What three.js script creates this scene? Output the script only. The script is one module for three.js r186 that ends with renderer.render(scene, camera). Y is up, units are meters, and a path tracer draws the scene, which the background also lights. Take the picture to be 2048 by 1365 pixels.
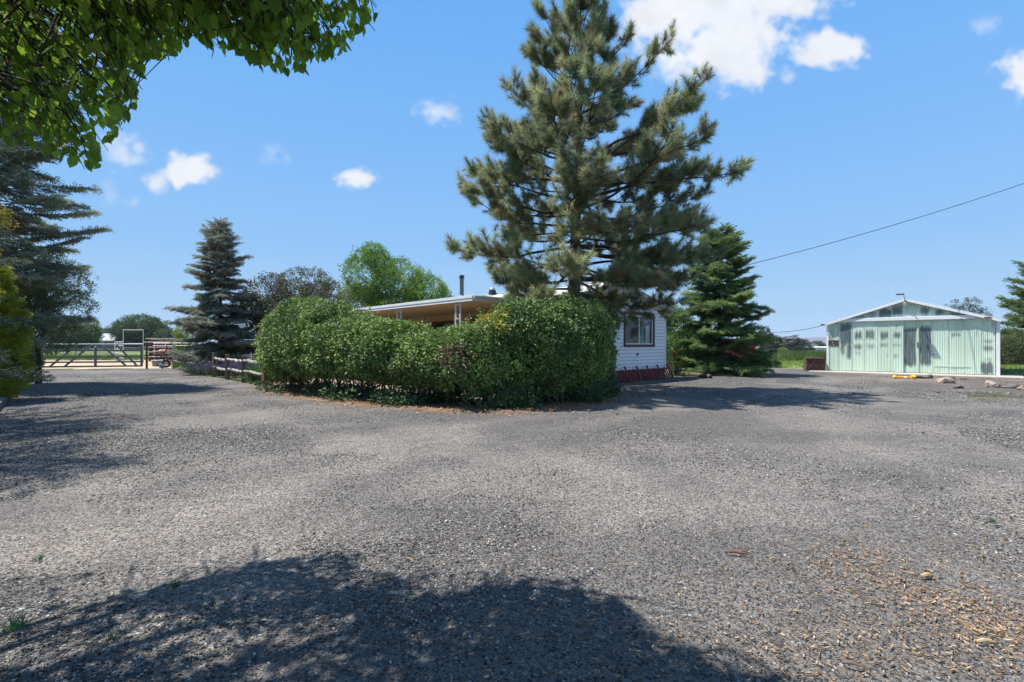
import * as THREE from 'three';
import { mergeGeometries } from 'three/addons/utils/BufferGeometryUtils.js';

// ---------------------------------------------------------------- camera, sky, sun, exposure
const W = 2048, H = 1365, F = 1000, HORIZON = 690, EYE = 1.5;   // photo pixels, focal length in pixels, metres
const scene = new THREE.Scene();
const camera = new THREE.PerspectiveCamera(2 * Math.atan(H / 2 / F) * 180 / Math.PI, W / H, 0.1, 9000);
camera.position.set(0, EYE, 0);
camera.lookAt(0, EYE, -10);
camera.setViewOffset(W, H, 0, -(HORIZON - H / 2), W, H);

const SUN_ELEVATION = 63 * Math.PI / 180, SUN_SIDE = [-0.985, -0.17];
const sunDir = new THREE.Vector3(SUN_SIDE[0] * Math.cos(SUN_ELEVATION), Math.sin(SUN_ELEVATION), SUN_SIDE[1] * Math.cos(SUN_ELEVATION)).normalize();
const sun = new THREE.DirectionalLight(new THREE.Color(1.0, 0.955, 0.88), 4.6);
sun.name = 'sun';
sun.position.copy(sunDir).multiplyScalar(60);
sun.target.position.set(0, 0, -12);
sun.position.add(sun.target.position);
sun.castShadow = true;
sun.shadow.mapSize.set(4096, 4096);
Object.assign(sun.shadow.camera, { left: -45, right: 45, top: 45, bottom: -45, near: 1, far: 160 });
scene.add(sun, sun.target);

const renderer = new THREE.WebGLRenderer({ antialias: true });
renderer.toneMapping = THREE.LinearToneMapping;
renderer.toneMappingExposure = 1.85;
renderer.shadowMap.enabled = true;

// ---------------------------------------------------------------- random numbers and noise
function rng(seed) { let a = seed >>> 0; return () => { a = (a + 0x6d2b79f5) | 0; let t = Math.imul(a ^ (a >>> 15), 1 | a); t = (t + Math.imul(t ^ (t >>> 7), 61 | t)) ^ t; return ((t ^ (t >>> 14)) >>> 0) / 4294967296; }; }
const R0 = rng(7);
const gauss = (r) => Math.sqrt(-2 * Math.log(r() + 1e-9)) * Math.cos(6.28318 * r());
const lerp = (a, b, t) => a + (b - a) * t, clamp = (x, a = 0, b = 1) => Math.min(b, Math.max(a, x));
const smooth = (a, b, x) => { const t = clamp((x - a) / (b - a)); return t * t * (3 - 2 * t); };
const HASH = new Float32Array(65536); { const r = rng(99); for (let i = 0; i < 65536; i++) HASH[i] = r(); }
const hash3 = (x, y, z) => HASH[((x * 73856093) ^ (y * 19349663) ^ (z * 83492791)) & 65535];
function noise3(x, y, z) {
  const ix = Math.floor(x), iy = Math.floor(y), iz = Math.floor(z); let fx = x - ix, fy = y - iy, fz = z - iz;
  fx = fx * fx * (3 - 2 * fx); fy = fy * fy * (3 - 2 * fy); fz = fz * fz * (3 - 2 * fz);
  const l = (dy, dz) => lerp(hash3(ix, iy + dy, iz + dz), hash3(ix + 1, iy + dy, iz + dz), fx);
  return lerp(lerp(l(0, 0), l(1, 0), fy), lerp(l(0, 1), l(1, 1), fy), fz) * 2 - 1;
}
const fbm = (x, y, z, n = 4) => { let s = 0, a = 0.5; for (let i = 0; i < n; i++) { s += a * noise3(x, y, z); x = x * 2.03 + 17.1; y = y * 2.03 + 5.3; z = z * 2.03 + 9.7; a *= 0.5; } return s; };
const V = (x, y, z) => new THREE.Vector3(x, y, z);
// a photo pixel at a given depth
const at = (px, py, d) => V((px - 1024) / F * d, EYE + (HORIZON - py) / F * d, -d);
const onGround = (px, py) => at(px, py, EYE * F / (py - HORIZON));
function curveOf(list) { return (x) => { if (x <= list[0][0]) return list[0][1]; for (let i = 1; i < list.length; i++) if (x <= list[i][0]) return lerp(list[i - 1][1], list[i][1], (x - list[i - 1][0]) / (list[i][0] - list[i - 1][0])); return list[list.length - 1][1]; }; }

// ---------------------------------------------------------------- sky: clear air with a few small clouds
{
  const SW = 3072, SH = 1536, data = new Float32Array(SW * SH * 4);
  const stops = [[0, 0.36, 0.51, 0.66], [4, 0.3, 0.47, 0.665], [10, 0.22, 0.415, 0.685], [20, 0.165, 0.365, 0.69], [34, 0.112, 0.315, 0.675], [60, 0.095, 0.25, 0.56], [90, 0.09, 0.22, 0.48]].map((s) => [s[0], s[1] * 0.74, s[2] * 0.74, s[3] * 0.74]);
  const grad = [1, 2, 3].map((k) => curveOf(stops.map((s) => [s[0], s[k]])));
  // clouds: tangent of azimuth from the view axis, tangent of elevation, half width, half height, strength, turn of the whole sky piece
  const px = (x0, x1, y0, y1, s, seed, soft = 0.5) => ({ cx: ((x0 + x1) / 2 - 1024) / F, cy: (HORIZON - (y0 + y1) / 2) / F, rx: (x1 - x0) / 2 / F, ry: (y1 - y0) / 2 / F, s, seed, soft, az: 0 });
  const clouds = [
    px(1255, 1560, -120, 130, 1.25, 3, 0.6), px(1270, 1420, -70, 90, 1.1, 4, 0.7), px(1420, 1650, -160, 60, 1.3, 5, 0.6), px(1320, 1560, 30, 190, 1.15, 6, 0.8), px(1585, 1725, 55, 140, 1.15, 7, 0.5), px(1290, 1370, 80, 160, 0.75, 8, 0.9),
    px(1995, 2110, 105, 200, 1.25, 9, 0.45), px(330, 432, 308, 380, 1.1, 10, 0.55), px(205, 278, 282, 348, 0.75, 11, 0.9), px(290, 335, 345, 382, 0.8, 12, 0.9), px(680, 765, 335, 376, 1.05, 13, 0.6),
    px(850, 928, 205, 250, 0.75, 14, 0.9), px(512, 570, 290, 335, 0.5, 15, 1.2), px(250, 285, 390, 418, 0.62, 16, 1), px(200, 235, 370, 410, 0.45, 17, 1.2), px(1945, 1995, 35, 65, 0.5, 18, 1.2), px(1560, 1590, 140, 172, 0.6, 19, 1),
    px(1240, 1300, 40, 110, 0.6, 20, 1),
  ];
  const r = rng(41);
  for (let i = 0; i < 22; i++) {            // scattered clouds round the unseen sky, more of them added to whiten the shade
    const az = 1.15 + r() * 3.98, s = 0.04 + 0.11 * r();
    clouds.push({ cx: 0, cy: 0.18 + 0.75 * r(), rx: s * (1 + r()), ry: s * 0.75, s: 0.8 + 0.5 * r(), seed: 30 + i, soft: 0.5 + 0.4 * r(), az });
  }
  const az0 = clouds.map((c) => [Math.cos(c.az), Math.sin(c.az)]);
  for (let j = 0; j < SH; j++) {
    const el = ((j + 0.5) / SH - 0.5) * Math.PI, dy = Math.sin(el), ce = Math.cos(el), deg = el * 180 / Math.PI;
    const base = deg >= 0 ? grad.map((g) => g(deg)) : [0.28, 0.39, 0.5].map((c, k) => lerp(c, [0.16, 0.15, 0.14][k], smooth(0, -6, deg)));
    for (let i = 0; i < SW; i++) {
      const a = ((i + 0.5) / SW - 0.5) * 2 * Math.PI, dx = ce * Math.cos(a), dz = ce * Math.sin(a), o = (j * SW + i) * 4;
      let keep = 1, lump = 0;
      if (deg > 1 && deg < 60) for (let k = 0; k < clouds.length; k++) {
        const c = clouds[k], [ca, sa] = az0[k], fwd = -dz * ca + dx * sa;
        if (fwd < 0.15) continue;
        const tx = (dx * ca + dz * sa) / fwd, ty = dy / fwd, ux = (tx - c.cx) / c.rx, uy = (ty - c.cy) / c.ry;
        if (ux * ux + uy * uy > 3.2) continue;
        const f = 2.6, wx = ux + 0.45 * fbm(ux * 1.7 + c.seed * 9, uy * 1.7, 3, 3), wy = uy + 0.4 * fbm(ux * 1.7, uy * 1.7 + c.seed * 5, 8, 3);
        const d = c.s * (1.05 - Math.hypot(wx, wy * (wy < 0 ? 1.15 : 0.95))) + 0.85 * fbm(tx * 15 + c.seed, ty * 17, c.seed * 3.1, 5) + 0.4 * fbm(tx * 60, ty * 66, c.seed, 3) + 0.2;
        keep *= 1 - 0.96 * Math.min(1, c.s) * smooth(-0.05, 0.25 + c.soft * 0.85, d); lump += 0.5 * fbm(tx * 22, ty * 26, c.seed, 3);
      }
      const cloud = 1 - keep, tone = 0.545 + 0.05 * clamp(lump, -1, 1);
      data[o] = lerp(base[0], 0.88 * tone, cloud); data[o + 1] = lerp(base[1], 0.905 * tone, cloud); data[o + 2] = lerp(base[2], 0.96 * tone, cloud); data[o + 3] = 1;
    }
  }
  const sky = new THREE.DataTexture(data, SW, SH, THREE.RGBAFormat, THREE.FloatType);
  sky.mapping = THREE.EquirectangularReflectionMapping; sky.magFilter = sky.minFilter = THREE.LinearFilter; sky.wrapS = THREE.RepeatWrapping; sky.needsUpdate = true;
  scene.background = sky; scene.environment = sky;
}

// ---------------------------------------------------------------- textures
function dataTex(n, m, fn, srgb = false) {        // fn(u, v) -> [r, g, b] in 0..1
  const d = new Uint8Array(n * m * 4);
  for (let j = 0; j < m; j++) for (let i = 0; i < n; i++) { const c = fn(i / n, j / m, i, j), o = (j * n + i) * 4; d[o] = clamp(c[0]) * 255; d[o + 1] = clamp(c[1]) * 255; d[o + 2] = clamp(c[2]) * 255; d[o + 3] = 255; }
  const t = new THREE.DataTexture(d, n, m, THREE.RGBAFormat);
  t.magFilter = THREE.LinearFilter; t.minFilter = THREE.LinearMipmapLinearFilter; t.wrapS = t.wrapT = THREE.RepeatWrapping; if (srgb) t.colorSpace = THREE.SRGBColorSpace; t.needsUpdate = true;
  return t;
}
const tnoise = (u, v, f, seed) => {               // noise that repeats over the tile
  const x = u * f, y = v * f, ix = Math.floor(x), iy = Math.floor(y); let fx = x - ix, fy = y - iy; fx = fx * fx * (3 - 2 * fx); fy = fy * fy * (3 - 2 * fy);
  const h = (a, b) => hash3(((a % f) + f) % f, ((b % f) + f) % f, seed);
  return lerp(lerp(h(ix, iy), h(ix + 1, iy), fx), lerp(h(ix, iy + 1), h(ix + 1, iy + 1), fx), fy);
};
const tfbm = (u, v, f, seed, n = 4) => { let s = 0, a = 0.5, w = 0; for (let i = 0; i < n; i++) { s += a * tnoise(u, v, f, seed + i); w += a; a *= 0.55; f *= 2; } return s / w; };
const grainTex = dataTex(256, 256, (u, v) => { const g = 0.6 * tfbm(u, v * 0.5 + 0.5 * v, 8, 5, 3), f = tnoise(u, (v * 1) % 1, 64, 3), l = tnoise(u * 1, v, 4, 9), s = tnoise(0.5, v, 64, 21) * 0.5 + tnoise(u * 0.999, v, 16, 12) * 0.5, c = 0.62 + 0.2 * g + 0.1 * (f - 0.5) + 0.2 * (s - 0.5) + 0.1 * (l - 0.5); return [c, c, c]; });
const barkTex = dataTex(256, 256, (u, v) => { const c = 0.35 + 0.6 * tfbm(u, v, 16, 31, 4) * (0.5 + tnoise(u, 0.3, 32, 8)); return [c, c, c]; });
const mottleTex = dataTex(256, 256, (u, v) => { const c = 0.72 + 0.3 * tfbm(u, v, 6, 77, 5); return [c, c, c]; });
const paintTex = dataTex(256, 256, (u, v) => { const c = 0.9 + 0.12 * (tfbm(u, v, 5, 57, 5) - 0.3); return [c, c, c]; });

// crushed-stone ground: stones drawn one over the other into a colour and a height tile, 3 m wide
function stoneTile(n, size, count, tones, base, rmin, rmax, seed) {
  const col = new Float32Array(n * n * 3), hgt = new Float32Array(n * n), r = rng(seed);
  for (let j = 0; j < n; j++) for (let i = 0; i < n; i++) { const o = j * n + i, g = tfbm(i / n, j / n, 24, 3, 4), f = tnoise(i / n, j / n, 256, 6); for (let k = 0; k < 3; k++) col[o * 3 + k] = base[k] * (0.7 + 0.5 * g + 0.25 * (f - 0.5)); hgt[o] = 0.12 * g; }
  for (let s = 0; s < count; s++) {
    const cx = r() * n, cy = r() * n, a = lerp(rmin, rmax, Math.pow(r(), 2.2)) / size * n, b = a * (0.55 + 0.4 * r()), th = r() * 6.283, c = Math.cos(th), si = Math.sin(th), top = 0.25 + 0.6 * r() * Math.min(1, a * size / n / rmax + 0.3);
    const pick = r(); let tone = tones[0][1]; for (const [p, t] of tones) { if (pick < p) { tone = t; break; } }
    const v = 0.75 + 0.5 * r(), tilt = (r() - 0.5) * 0.5, R = Math.ceil(a) + 1, sx = 1 + 0.6 * r();
    for (let y = -R; y <= R; y++) for (let x = -R; x <= R; x++) {
      const p = (x * c + y * si) / a, q = (-x * si + y * c) / b, d = Math.max(Math.hypot(p, q), (Math.abs(p) + Math.abs(q)) * 0.8);
      if (d > 1) continue;
      const h = top * (Math.pow(1 - d * d, 0.3) + tilt * p), o = (((Math.floor(cy) + y + n) % n) * n + ((Math.floor(cx) + x + n) % n));
      if (h <= hgt[o]) continue;
      hgt[o] = h; for (let k = 0; k < 3; k++) col[o * 3 + k] = tone[k] * v;
    }
  }
  return [dataTex(n, n, (u, w, i, j) => { const o = (j * n + i) * 3; return [col[o], col[o + 1], col[o + 2]].map((x) => x <= 0.0031308 ? 12.92 * x : 1.055 * Math.pow(x, 1 / 2.4) - 0.055); }, true), dataTex(n, n, (u, w, i, j) => { const h = hgt[j * n + i]; return [h, h, h]; })];
}
const GREY = [0.116, 0.115, 0.114], DARK = [0.046, 0.046, 0.047], LIGHT = [0.36, 0.349, 0.33], TAN = [0.28, 0.235, 0.185], RUST = [0.2, 0.13, 0.095];
const stoneTones = [[0.42, GREY], [0.66, DARK], [0.84, LIGHT], [0.96, TAN], [1.01, RUST]];
const [gravelMap, gravelBump] = stoneTile(1536, 3, 52000, stoneTones, [0.18, 0.168, 0.156], 0.003, 0.0135, 5);

// ---------------------------------------------------------------- helpers
const lin = (r, g, b) => new THREE.Color().setRGB(r, g, b);
const std = (c, rough = 0.85, more = {}) => new THREE.MeshStandardMaterial({ color: c, roughness: rough, ...more });
const leafMat = (more = {}) => new THREE.MeshPhysicalMaterial({ color: 0xffffff, roughness: 0.95, transmission: 0.38, thickness: 0, specularIntensity: 0.35, side: THREE.DoubleSide, ...more });
const taken = new Map();
function numbered(name) { const n = taken.get(name) ?? 0; taken.set(name, n + 1); return n ? name + '_' + String(n).padStart(3, '0') : name; }
function shade(o) { o.castShadow = o.receiveShadow = true; return o; }
function part(name, geo, mat, parent) { const m = shade(new THREE.Mesh(geo, mat)); m.name = name; parent.add(m); return m; }
function tag(o, label, category, group, kind) { o.userData.label = label; o.userData.category = category; if (group) o.userData.group = group; if (kind) o.userData.kind = kind; return o; }
function thing(name, label, category, pos = [0, 0, 0], turn = 0, group) { const g = new THREE.Group(); g.name = numbered(name); g.position.set(...pos); g.rotation.y = turn; scene.add(g); return tag(g, label, category, group); }
function single(name, geo, mat, label, category, group, kind) { const m = shade(new THREE.Mesh(geo, mat)); m.name = numbered(name); scene.add(m); return tag(m, label, category, group, kind); }
function structure(name, geo, mat, label) { const m = shade(new THREE.Mesh(geo, mat)); m.name = numbered(name); scene.add(m); m.userData.kind = 'structure'; if (label) m.userData.label = label; return m; }

function box(w, h, d, x = 0, y = 0, z = 0, bevel = 0.004, uvs = 1) {      // box with chamfered edges, centred at x, y, z; uv in metres
  const b = Math.min(bevel, w / 3, h / 3, d / 3), s = new THREE.Shape();
  const hw = w / 2 - b, hh = h / 2 - b;
  s.moveTo(-hw, -hh); s.lineTo(hw, -hh); s.lineTo(hw, hh); s.lineTo(-hw, hh); s.closePath();
  const g = new THREE.ExtrudeGeometry(s, { depth: d - 2 * b, bevelEnabled: true, bevelThickness: b, bevelSize: b, bevelSegments: 1, steps: 1 });
  g.translate(x, y, z - (d - 2 * b) / 2);
  if (uvs !== 1) { const u = g.attributes.uv; for (let i = 0; i < u.count; i++) u.setXY(i, u.getX(i) * uvs, u.getY(i) * uvs); }
  return g;
}
function bar(a, b, w, t, up = V(0, 1, 0), bevel = 0.004) {               // squared bar between two points
  const d = b.clone().sub(a), L = d.length(), g = box(w, t, L, 0, 0, 0, bevel);
  const m = new THREE.Matrix4().lookAt(b, a, up); m.setPosition(a.clone().add(b).multiplyScalar(0.5));
  return g.applyMatrix4(m);
}
function tube(pts, radii, seg = 7, uvl = 1, cap = true) {                // tapered tube through points
  const pos = [], nor = [], uv = [], idx = []; let n = V(0.3, 0.1, 1), len = 0;
  for (let i = 0; i < pts.length; i++) {
    const t = (pts[Math.min(i + 1, pts.length - 1)]).clone().sub(pts[Math.max(i - 1, 0)]).normalize();
    if (Math.abs(n.dot(t)) > 0.95) n = V(1, 0.2, 0.1);
    n = n.clone().sub(t.clone().multiplyScalar(n.dot(t))).normalize();
    const b = t.clone().cross(n); if (i) len += pts[i].distanceTo(pts[i - 1]);
    const r = Array.isArray(radii) ? radii[i] : radii;
    for (let k = 0; k <= seg; k++) { const a = k / seg * 6.28318, c = Math.cos(a), s = Math.sin(a), d = V(n.x * c + b.x * s, n.y * c + b.y * s, n.z * c + b.z * s); pos.push(pts[i].x + d.x * r, pts[i].y + d.y * r, pts[i].z + d.z * r); nor.push(d.x, d.y, d.z); uv.push(k / seg * Math.max(0.2, r * 6.28) * uvl, len * uvl); }
    if (i) for (let k = 0; k < seg; k++) { const a = (i - 1) * (seg + 1) + k, c = a + seg + 1; idx.push(a, a + 1, c, a + 1, c + 1, c); }
  }
  if (cap) for (const [i, flip] of [[0, true], [pts.length - 1, false]]) {
    const c = pos.length / 3, t = pts[i].clone().sub(pts[i ? i - 1 : 1]).normalize(); pos.push(pts[i].x, pts[i].y, pts[i].z); nor.push(t.x, t.y, t.z); uv.push(0, 0);
    for (let k = 0; k < seg; k++) { const a = i * (seg + 1) + k; flip ? idx.push(c, a + 1, a) : idx.push(c, a, a + 1); }
  }
  const g = new THREE.BufferGeometry();
  g.setAttribute('position', new THREE.Float32BufferAttribute(pos, 3)); g.setAttribute('normal', new THREE.Float32BufferAttribute(nor, 3)); g.setAttribute('uv', new THREE.Float32BufferAttribute(uv, 2)); g.setIndex(idx);
  return g;
}
const merge = (list) => mergeGeometries(list.map((g) => g.index ? g.toNonIndexed() : g));
function rock(seed, sx, sy, sz, det = 1) {
  const g = new THREE.IcosahedronGeometry(1, det), p = g.attributes.position, v = V(0, 0, 0);
  for (let i = 0; i < p.count; i++) { v.fromBufferAttribute(p, i); const k = 1 + 0.42 * noise3(v.x * 1.3 + seed * 3.7, v.y * 1.3, v.z * 1.3 + seed) + 0.15 * noise3(v.x * 3.1, v.y * 3.1 + seed, v.z * 3.1); v.multiplyScalar(k); p.setXYZ(i, v.x * sx, Math.max(v.y, -0.55) * sy, v.z * sz); }
  g.computeVertexNormals(); return g;
}
// many copies of a few small shapes; items: p, d (axis), s, c (colour), t (turn about the axis)
const _q = new THREE.Quaternion(), _q2 = new THREE.Quaternion(), _m = new THREE.Matrix4(), UP = V(0, 1, 0), _s = V(1, 1, 1);
let copies = 0;
function scatter(name, geos, mat, items, parent, seed = 1, kind = 'stuff') {
  const r = rng(seed), sets = geos.map(() => []);
  for (const it of items) sets[it.v ?? Math.floor(r() * geos.length)].push(it);
  let first = null;
  sets.forEach((list, k) => {
    if (!list.length) return;
    const im = new THREE.InstancedMesh(geos[k], mat, list.length); im.name = parent === scene ? numbered(name) : name; im.castShadow = im.receiveShadow = true; im.userData.kind = kind;
    list.forEach((it, i) => {
      _q.setFromUnitVectors(UP, it.d); _q2.setFromAxisAngle(UP, it.t ?? r() * 6.28318); _q.multiply(_q2);
      if (it.s.isVector3) _s.copy(it.s); else _s.setScalar(it.s);
      im.setMatrixAt(i, _m.compose(it.p, _q, _s)); if (it.c) im.setColorAt(i, it.c);
    });
    copies += list.length; parent.add(im); first ??= im;
  });
  return first;
}
function triGeo(tris, uvs) {                     // flat list of positions -> geometry with face normals
  const g = new THREE.BufferGeometry(); g.setAttribute('position', new THREE.Float32BufferAttribute(tris, 3));
  g.computeVertexNormals(); g.setAttribute('uv', new THREE.Float32BufferAttribute(new Float32Array(tris.length / 3 * 2), 2)); return g;
}
const randDir = (r) => { const z = r() * 2 - 1, a = r() * 6.28318, s = Math.sqrt(1 - z * z); return V(Math.cos(a) * s, z, Math.sin(a) * s); };
// a clump of small leaves: n folded leaves spread through a ball of radius rad
function leafClump(seed, n, rad, len, wid) {
  const r = rng(seed), t = [];
  for (let i = 0; i < n; i++) {
    const p = randDir(r).multiplyScalar(rad * Math.cbrt(r())), ax = randDir(r).add(p.clone().multiplyScalar(0.9 / rad)).add(V(0, 0.35, 0)).normalize(), side = randDir(r).cross(ax).normalize(), nn = ax.clone().cross(side);
    const L = len * (0.7 + 0.6 * r()), w = wid * (0.7 + 0.6 * r()), a = p, b = p.clone().addScaledVector(ax, L), m = p.clone().addScaledVector(ax, L * 0.45);
    const l = m.clone().addScaledVector(side, w / 2).addScaledVector(nn, w * 0.18), q = m.clone().addScaledVector(side, -w / 2).addScaledVector(nn, w * 0.18);
    t.push(...a.toArray(), ...b.toArray(), ...l.toArray(), ...a.toArray(), ...q.toArray(), ...b.toArray());
  }
  return triGeo(t);
}
// long-needled pine shoot: needles round a twig that points along +y
function needleTuft(seed, n, len, wid, axis) {
  const r = rng(seed), t = [];
  for (let i = 0; i < n; i++) {
    const f = r(), y0 = axis * (f - 0.35), a = r() * 6.28318, pol = lerp(1.35, 0.45, f) + 0.3 * (r() - 0.5), L = len * (0.7 + 0.4 * r());
    const d = V(Math.cos(a) * Math.sin(pol), Math.cos(pol), Math.sin(a) * Math.sin(pol)), s = randDir(r).cross(d).normalize().multiplyScalar(wid / 2), p = V(0, y0, 0), e = p.clone().addScaledVector(d, L); e.y -= 0.12 * L * r();
    t.push(p.x + s.x, p.y + s.y, p.z + s.z, p.x - s.x, p.y - s.y, p.z - s.z, e.x, e.y, e.z);
  }
  return triGeo(t);
}
// short-needled spruce spray along +y with side shoots in one plane
function spruceSpray(seed, len, nside, nl, nw) {
  const r = rng(seed), t = [];
  const shoot = (o, d, L) => {
    const n = Math.round(L / 0.017);
    for (let i = 0; i < n; i++) {
      const p = o.clone().addScaledVector(d, L * (i + r()) / n), e = randDir(r).addScaledVector(d, 0.75).normalize(), s = randDir(r).cross(e).normalize().multiplyScalar(nw / 2), q = p.clone().addScaledVector(e, nl * (0.7 + 0.5 * r()));
      t.push(p.x + s.x, p.y + s.y, p.z + s.z, p.x - s.x, p.y - s.y, p.z - s.z, q.x, q.y, q.z);
    }
  };
  shoot(V(0, 0, 0), V(0, 1, 0), len);
  for (let i = 0; i < nside; i++) { const f = 0.1 + 0.75 * i / nside, sg = i % 2 ? 1 : -1; shoot(V(0, len * f, 0), V(sg * 0.8, 0.7, (r() - 0.5) * 0.5).normalize(), len * (0.55 - 0.35 * f) * (0.8 + 0.4 * r())); }
  return triGeo(t);
}
const tint = (r, base, dv, dh = 0.06) => { const v = 1 + dv * (r() * 2 - 1); return lin(Math.max(0.004, base[0] * v * (1 + dh * gauss(r))), Math.max(0.004, base[1] * v), Math.max(0.004, base[2] * v * (1 + dh * gauss(r)))); };
const inPoly = (poly, x, z) => { let c = false; for (let i = 0, j = poly.length - 1; i < poly.length; j = i++) { const [xi, zi] = poly[i], [xj, zj] = poly[j]; if ((zi > z) !== (zj > z) && x < (xj - xi) * (z - zi) / (zj - zi) + xi) c = !c; } return c; };
const polyDist = (poly, x, z) => { let m = 1e9; for (let i = 0, j = poly.length - 1; i < poly.length; j = i++) { const [ax, az] = poly[j], [bx, bz] = poly[i], dx = bx - ax, dz = bz - az, t = clamp(((x - ax) * dx + (z - az) * dz) / (dx * dx + dz * dz)); m = Math.min(m, Math.hypot(x - ax - dx * t, z - az - dz * t)); } return inPoly(poly, x, z) ? m : -m; };

// ---------------------------------------------------------------- ground
function patch(name, poly, cell, yTop, yOut, mat, colour, { edge = 0.25, wob = 0.25, bumps = 0.01, uvm = 3, label, freq = 0.9 } = {}) {
  const xs = poly.map((p) => p[0]), zs = poly.map((p) => p[1]), x0 = Math.min(...xs) - 1, x1 = Math.max(...xs) + 1, z0 = Math.min(...zs) - 1, z1 = Math.max(...zs) + 1;
  const nx = Math.ceil((x1 - x0) / cell), nz = Math.ceil((z1 - z0) / cell), pos = [], col = [], uv = [], idx = [], keep = [];
  for (let j = 0; j <= nz; j++) for (let i = 0; i <= nx; i++) {
    const x = x0 + i * cell, z = z0 + j * cell, sd = polyDist(poly, x, z) + wob * fbm(x * freq, 3.3, z * freq, 3);
    pos.push(x, lerp(yOut, yTop + bumps * fbm(x * 0.8, 1, z * 0.8, 3), smooth(-edge, edge, sd)), z);
    const c = colour(x, z, sd); col.push(c[0], c[1], c[2]); uv.push(x / uvm, z / uvm); keep.push(sd > -edge * 2 - cell * 2);
  }
  for (let j = 0; j < nz; j++) for (let i = 0; i < nx; i++) { const a = j * (nx + 1) + i, b = a + 1, c = a + nx + 1, d = c + 1; if (keep[a] || keep[b] || keep[c] || keep[d]) idx.push(a, c, b, b, c, d); }
  const g = new THREE.BufferGeometry(); g.setAttribute('position', new THREE.Float32BufferAttribute(pos, 3)); g.setAttribute('color', new THREE.Float32BufferAttribute(col, 3)); g.setAttribute('uv', new THREE.Float32BufferAttribute(uv, 2)); g.setIndex(idx); g.computeVertexNormals();
  return structure(name, g, mat, label);
}
const earthMap = dataTex(512, 512, (u, v) => { const c = 0.55 + 0.5 * tfbm(u, v, 12, 91, 6); return [c, c, c]; });
{
  const pos = [], col = [], uv = [], idx = [], rings = [0, 6, 12, 18, 24, 30, 36, 42, 50, 60, 75, 95, 120, 160, 220, 320, 500, 900, 1600, 3000, 6000], seg = 96;
  rings.forEach((q, i) => { for (let k = 0; k <= seg; k++) { const a = k / seg * 6.28318, x = Math.cos(a) * q, z = Math.sin(a) * q; pos.push(x, -0.04, z); const n = fbm(x * 0.05, 2, z * 0.05, 4), m = fbm(x * 0.4, 7, z * 0.4, 3); const dry = clamp(0.45 + 0.9 * n + 0.4 * m); col.push(lerp(0.075, 0.2, dry), lerp(0.125, 0.165, dry), lerp(0.03, 0.085, dry)); uv.push(x / 4, z / 4); if (i && k < seg) { const p = (i - 1) * (seg + 1) + k, r = p + seg + 1; idx.push(p, p + 1, r, p + 1, r + 1, r); } } });
  const g = new THREE.BufferGeometry(); g.setAttribute('position', new THREE.Float32BufferAttribute(pos, 3)); g.setAttribute('color', new THREE.Float32BufferAttribute(col, 3)); g.setAttribute('uv', new THREE.Float32BufferAttribute(uv, 2)); g.setIndex(idx); g.computeVertexNormals();
  structure('ground', g, std(0xffffff, 1, { vertexColors: true, map: earthMap, bumpMap: earthMap, bumpScale: 0.03 }), 'rough grassy ground reaching to the horizon');
}
const TRACKS = [[[4.5, 1], [1.5, -4], [-2.6, -9], [-8.2, -14.6], [-16, -21.6], [-26, -31]], [[5, 1], [5.6, -6], [8.2, -12.5], [13.5, -19.5], [20.5, -26]], [[-5, -3], [-0.5, -8.6], [4.5, -13.2], [10, -18.5], [14, -24]]];
const inTrack = (x, z) => { let best = 9; for (const t of TRACKS) for (let i = 1; i < t.length; i++) { const [ax, az] = t[i - 1], [bx, bz] = t[i], dx = bx - ax, dz = bz - az, q = clamp(((x - ax) * dx + (z - az) * dz) / (dx * dx + dz * dz)), d = Math.hypot(x - ax - dx * q, z - az - dz * q) + 0.5 * fbm(x * 0.5, 9, z * 0.5, 2); best = Math.min(best, Math.abs(d - 0.8)); } return smooth(0.5, 0.1, best); };   // wheel-worn lanes
const drivePoly = [[-8, 6], [-8, -6.9], [-14.4, -14.2], [-27.6, -29], [-29.4, -30.6], [-23, -32], [-21.4, -32], [-17.2, -27.2], [-14.2, -23.8], [-8.7, -17.9], [-8, -16.8], [-5.8, -14.4], [-4, -13], [-1.8, -11.5], [-0.2, -11.2], [1.1, -11.7], [2.4, -13.4], [3, -15.4], [2.9, -18.4], [7.1, -22.4], [8.4, -24.4], [10.6, -26.6], [11.4, -30.5], [13, -32.6], [17.5, -32.2], [18.4, -29.6], [24.2, -24], [28, -24.6], [44, -14], [44, 6]];
patch('gravel_driveway', drivePoly, 0.33, 0, -0.12, std(0xffffff, 0.95, { vertexColors: true, map: gravelMap, bumpMap: gravelBump, bumpScale: 0.03 }), (x, z) => {
  const big = fbm(x * 0.32 + 4, 1.5, z * 0.32, 4), mid = fbm(x * 1.1, 8, z * 1.1 + 3, 3), dust = clamp(smooth(-0.1, 0.42, big + 0.5 * mid) * 0.75 + 0.55 * inTrack(x, z) * (0.6 + mid)), right = smooth(2, 9, x) * smooth(-30, -16, z);
  const dirt = smooth(12, 20, x + 0.5 * z * 0 + 3 * big) * smooth(-26, -19, z) * (1 - smooth(-17, -11, z));
  const k = lerp(0.66, 1.16, dust) * lerp(1, 0.94, right);
  return [k * lerp(1.015, 1.065, dust) * lerp(1, 1.2, dirt), k * lerp(1, 1.02, dust) * lerp(1, 1.02, dirt), k * lerp(1.0, 0.975, dust) * lerp(1, 0.86, dirt)];
}, { edge: 0.35, bumps: 0.035, uvm: 3, label: 'grey crushed gravel driveway and yard' });
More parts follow.
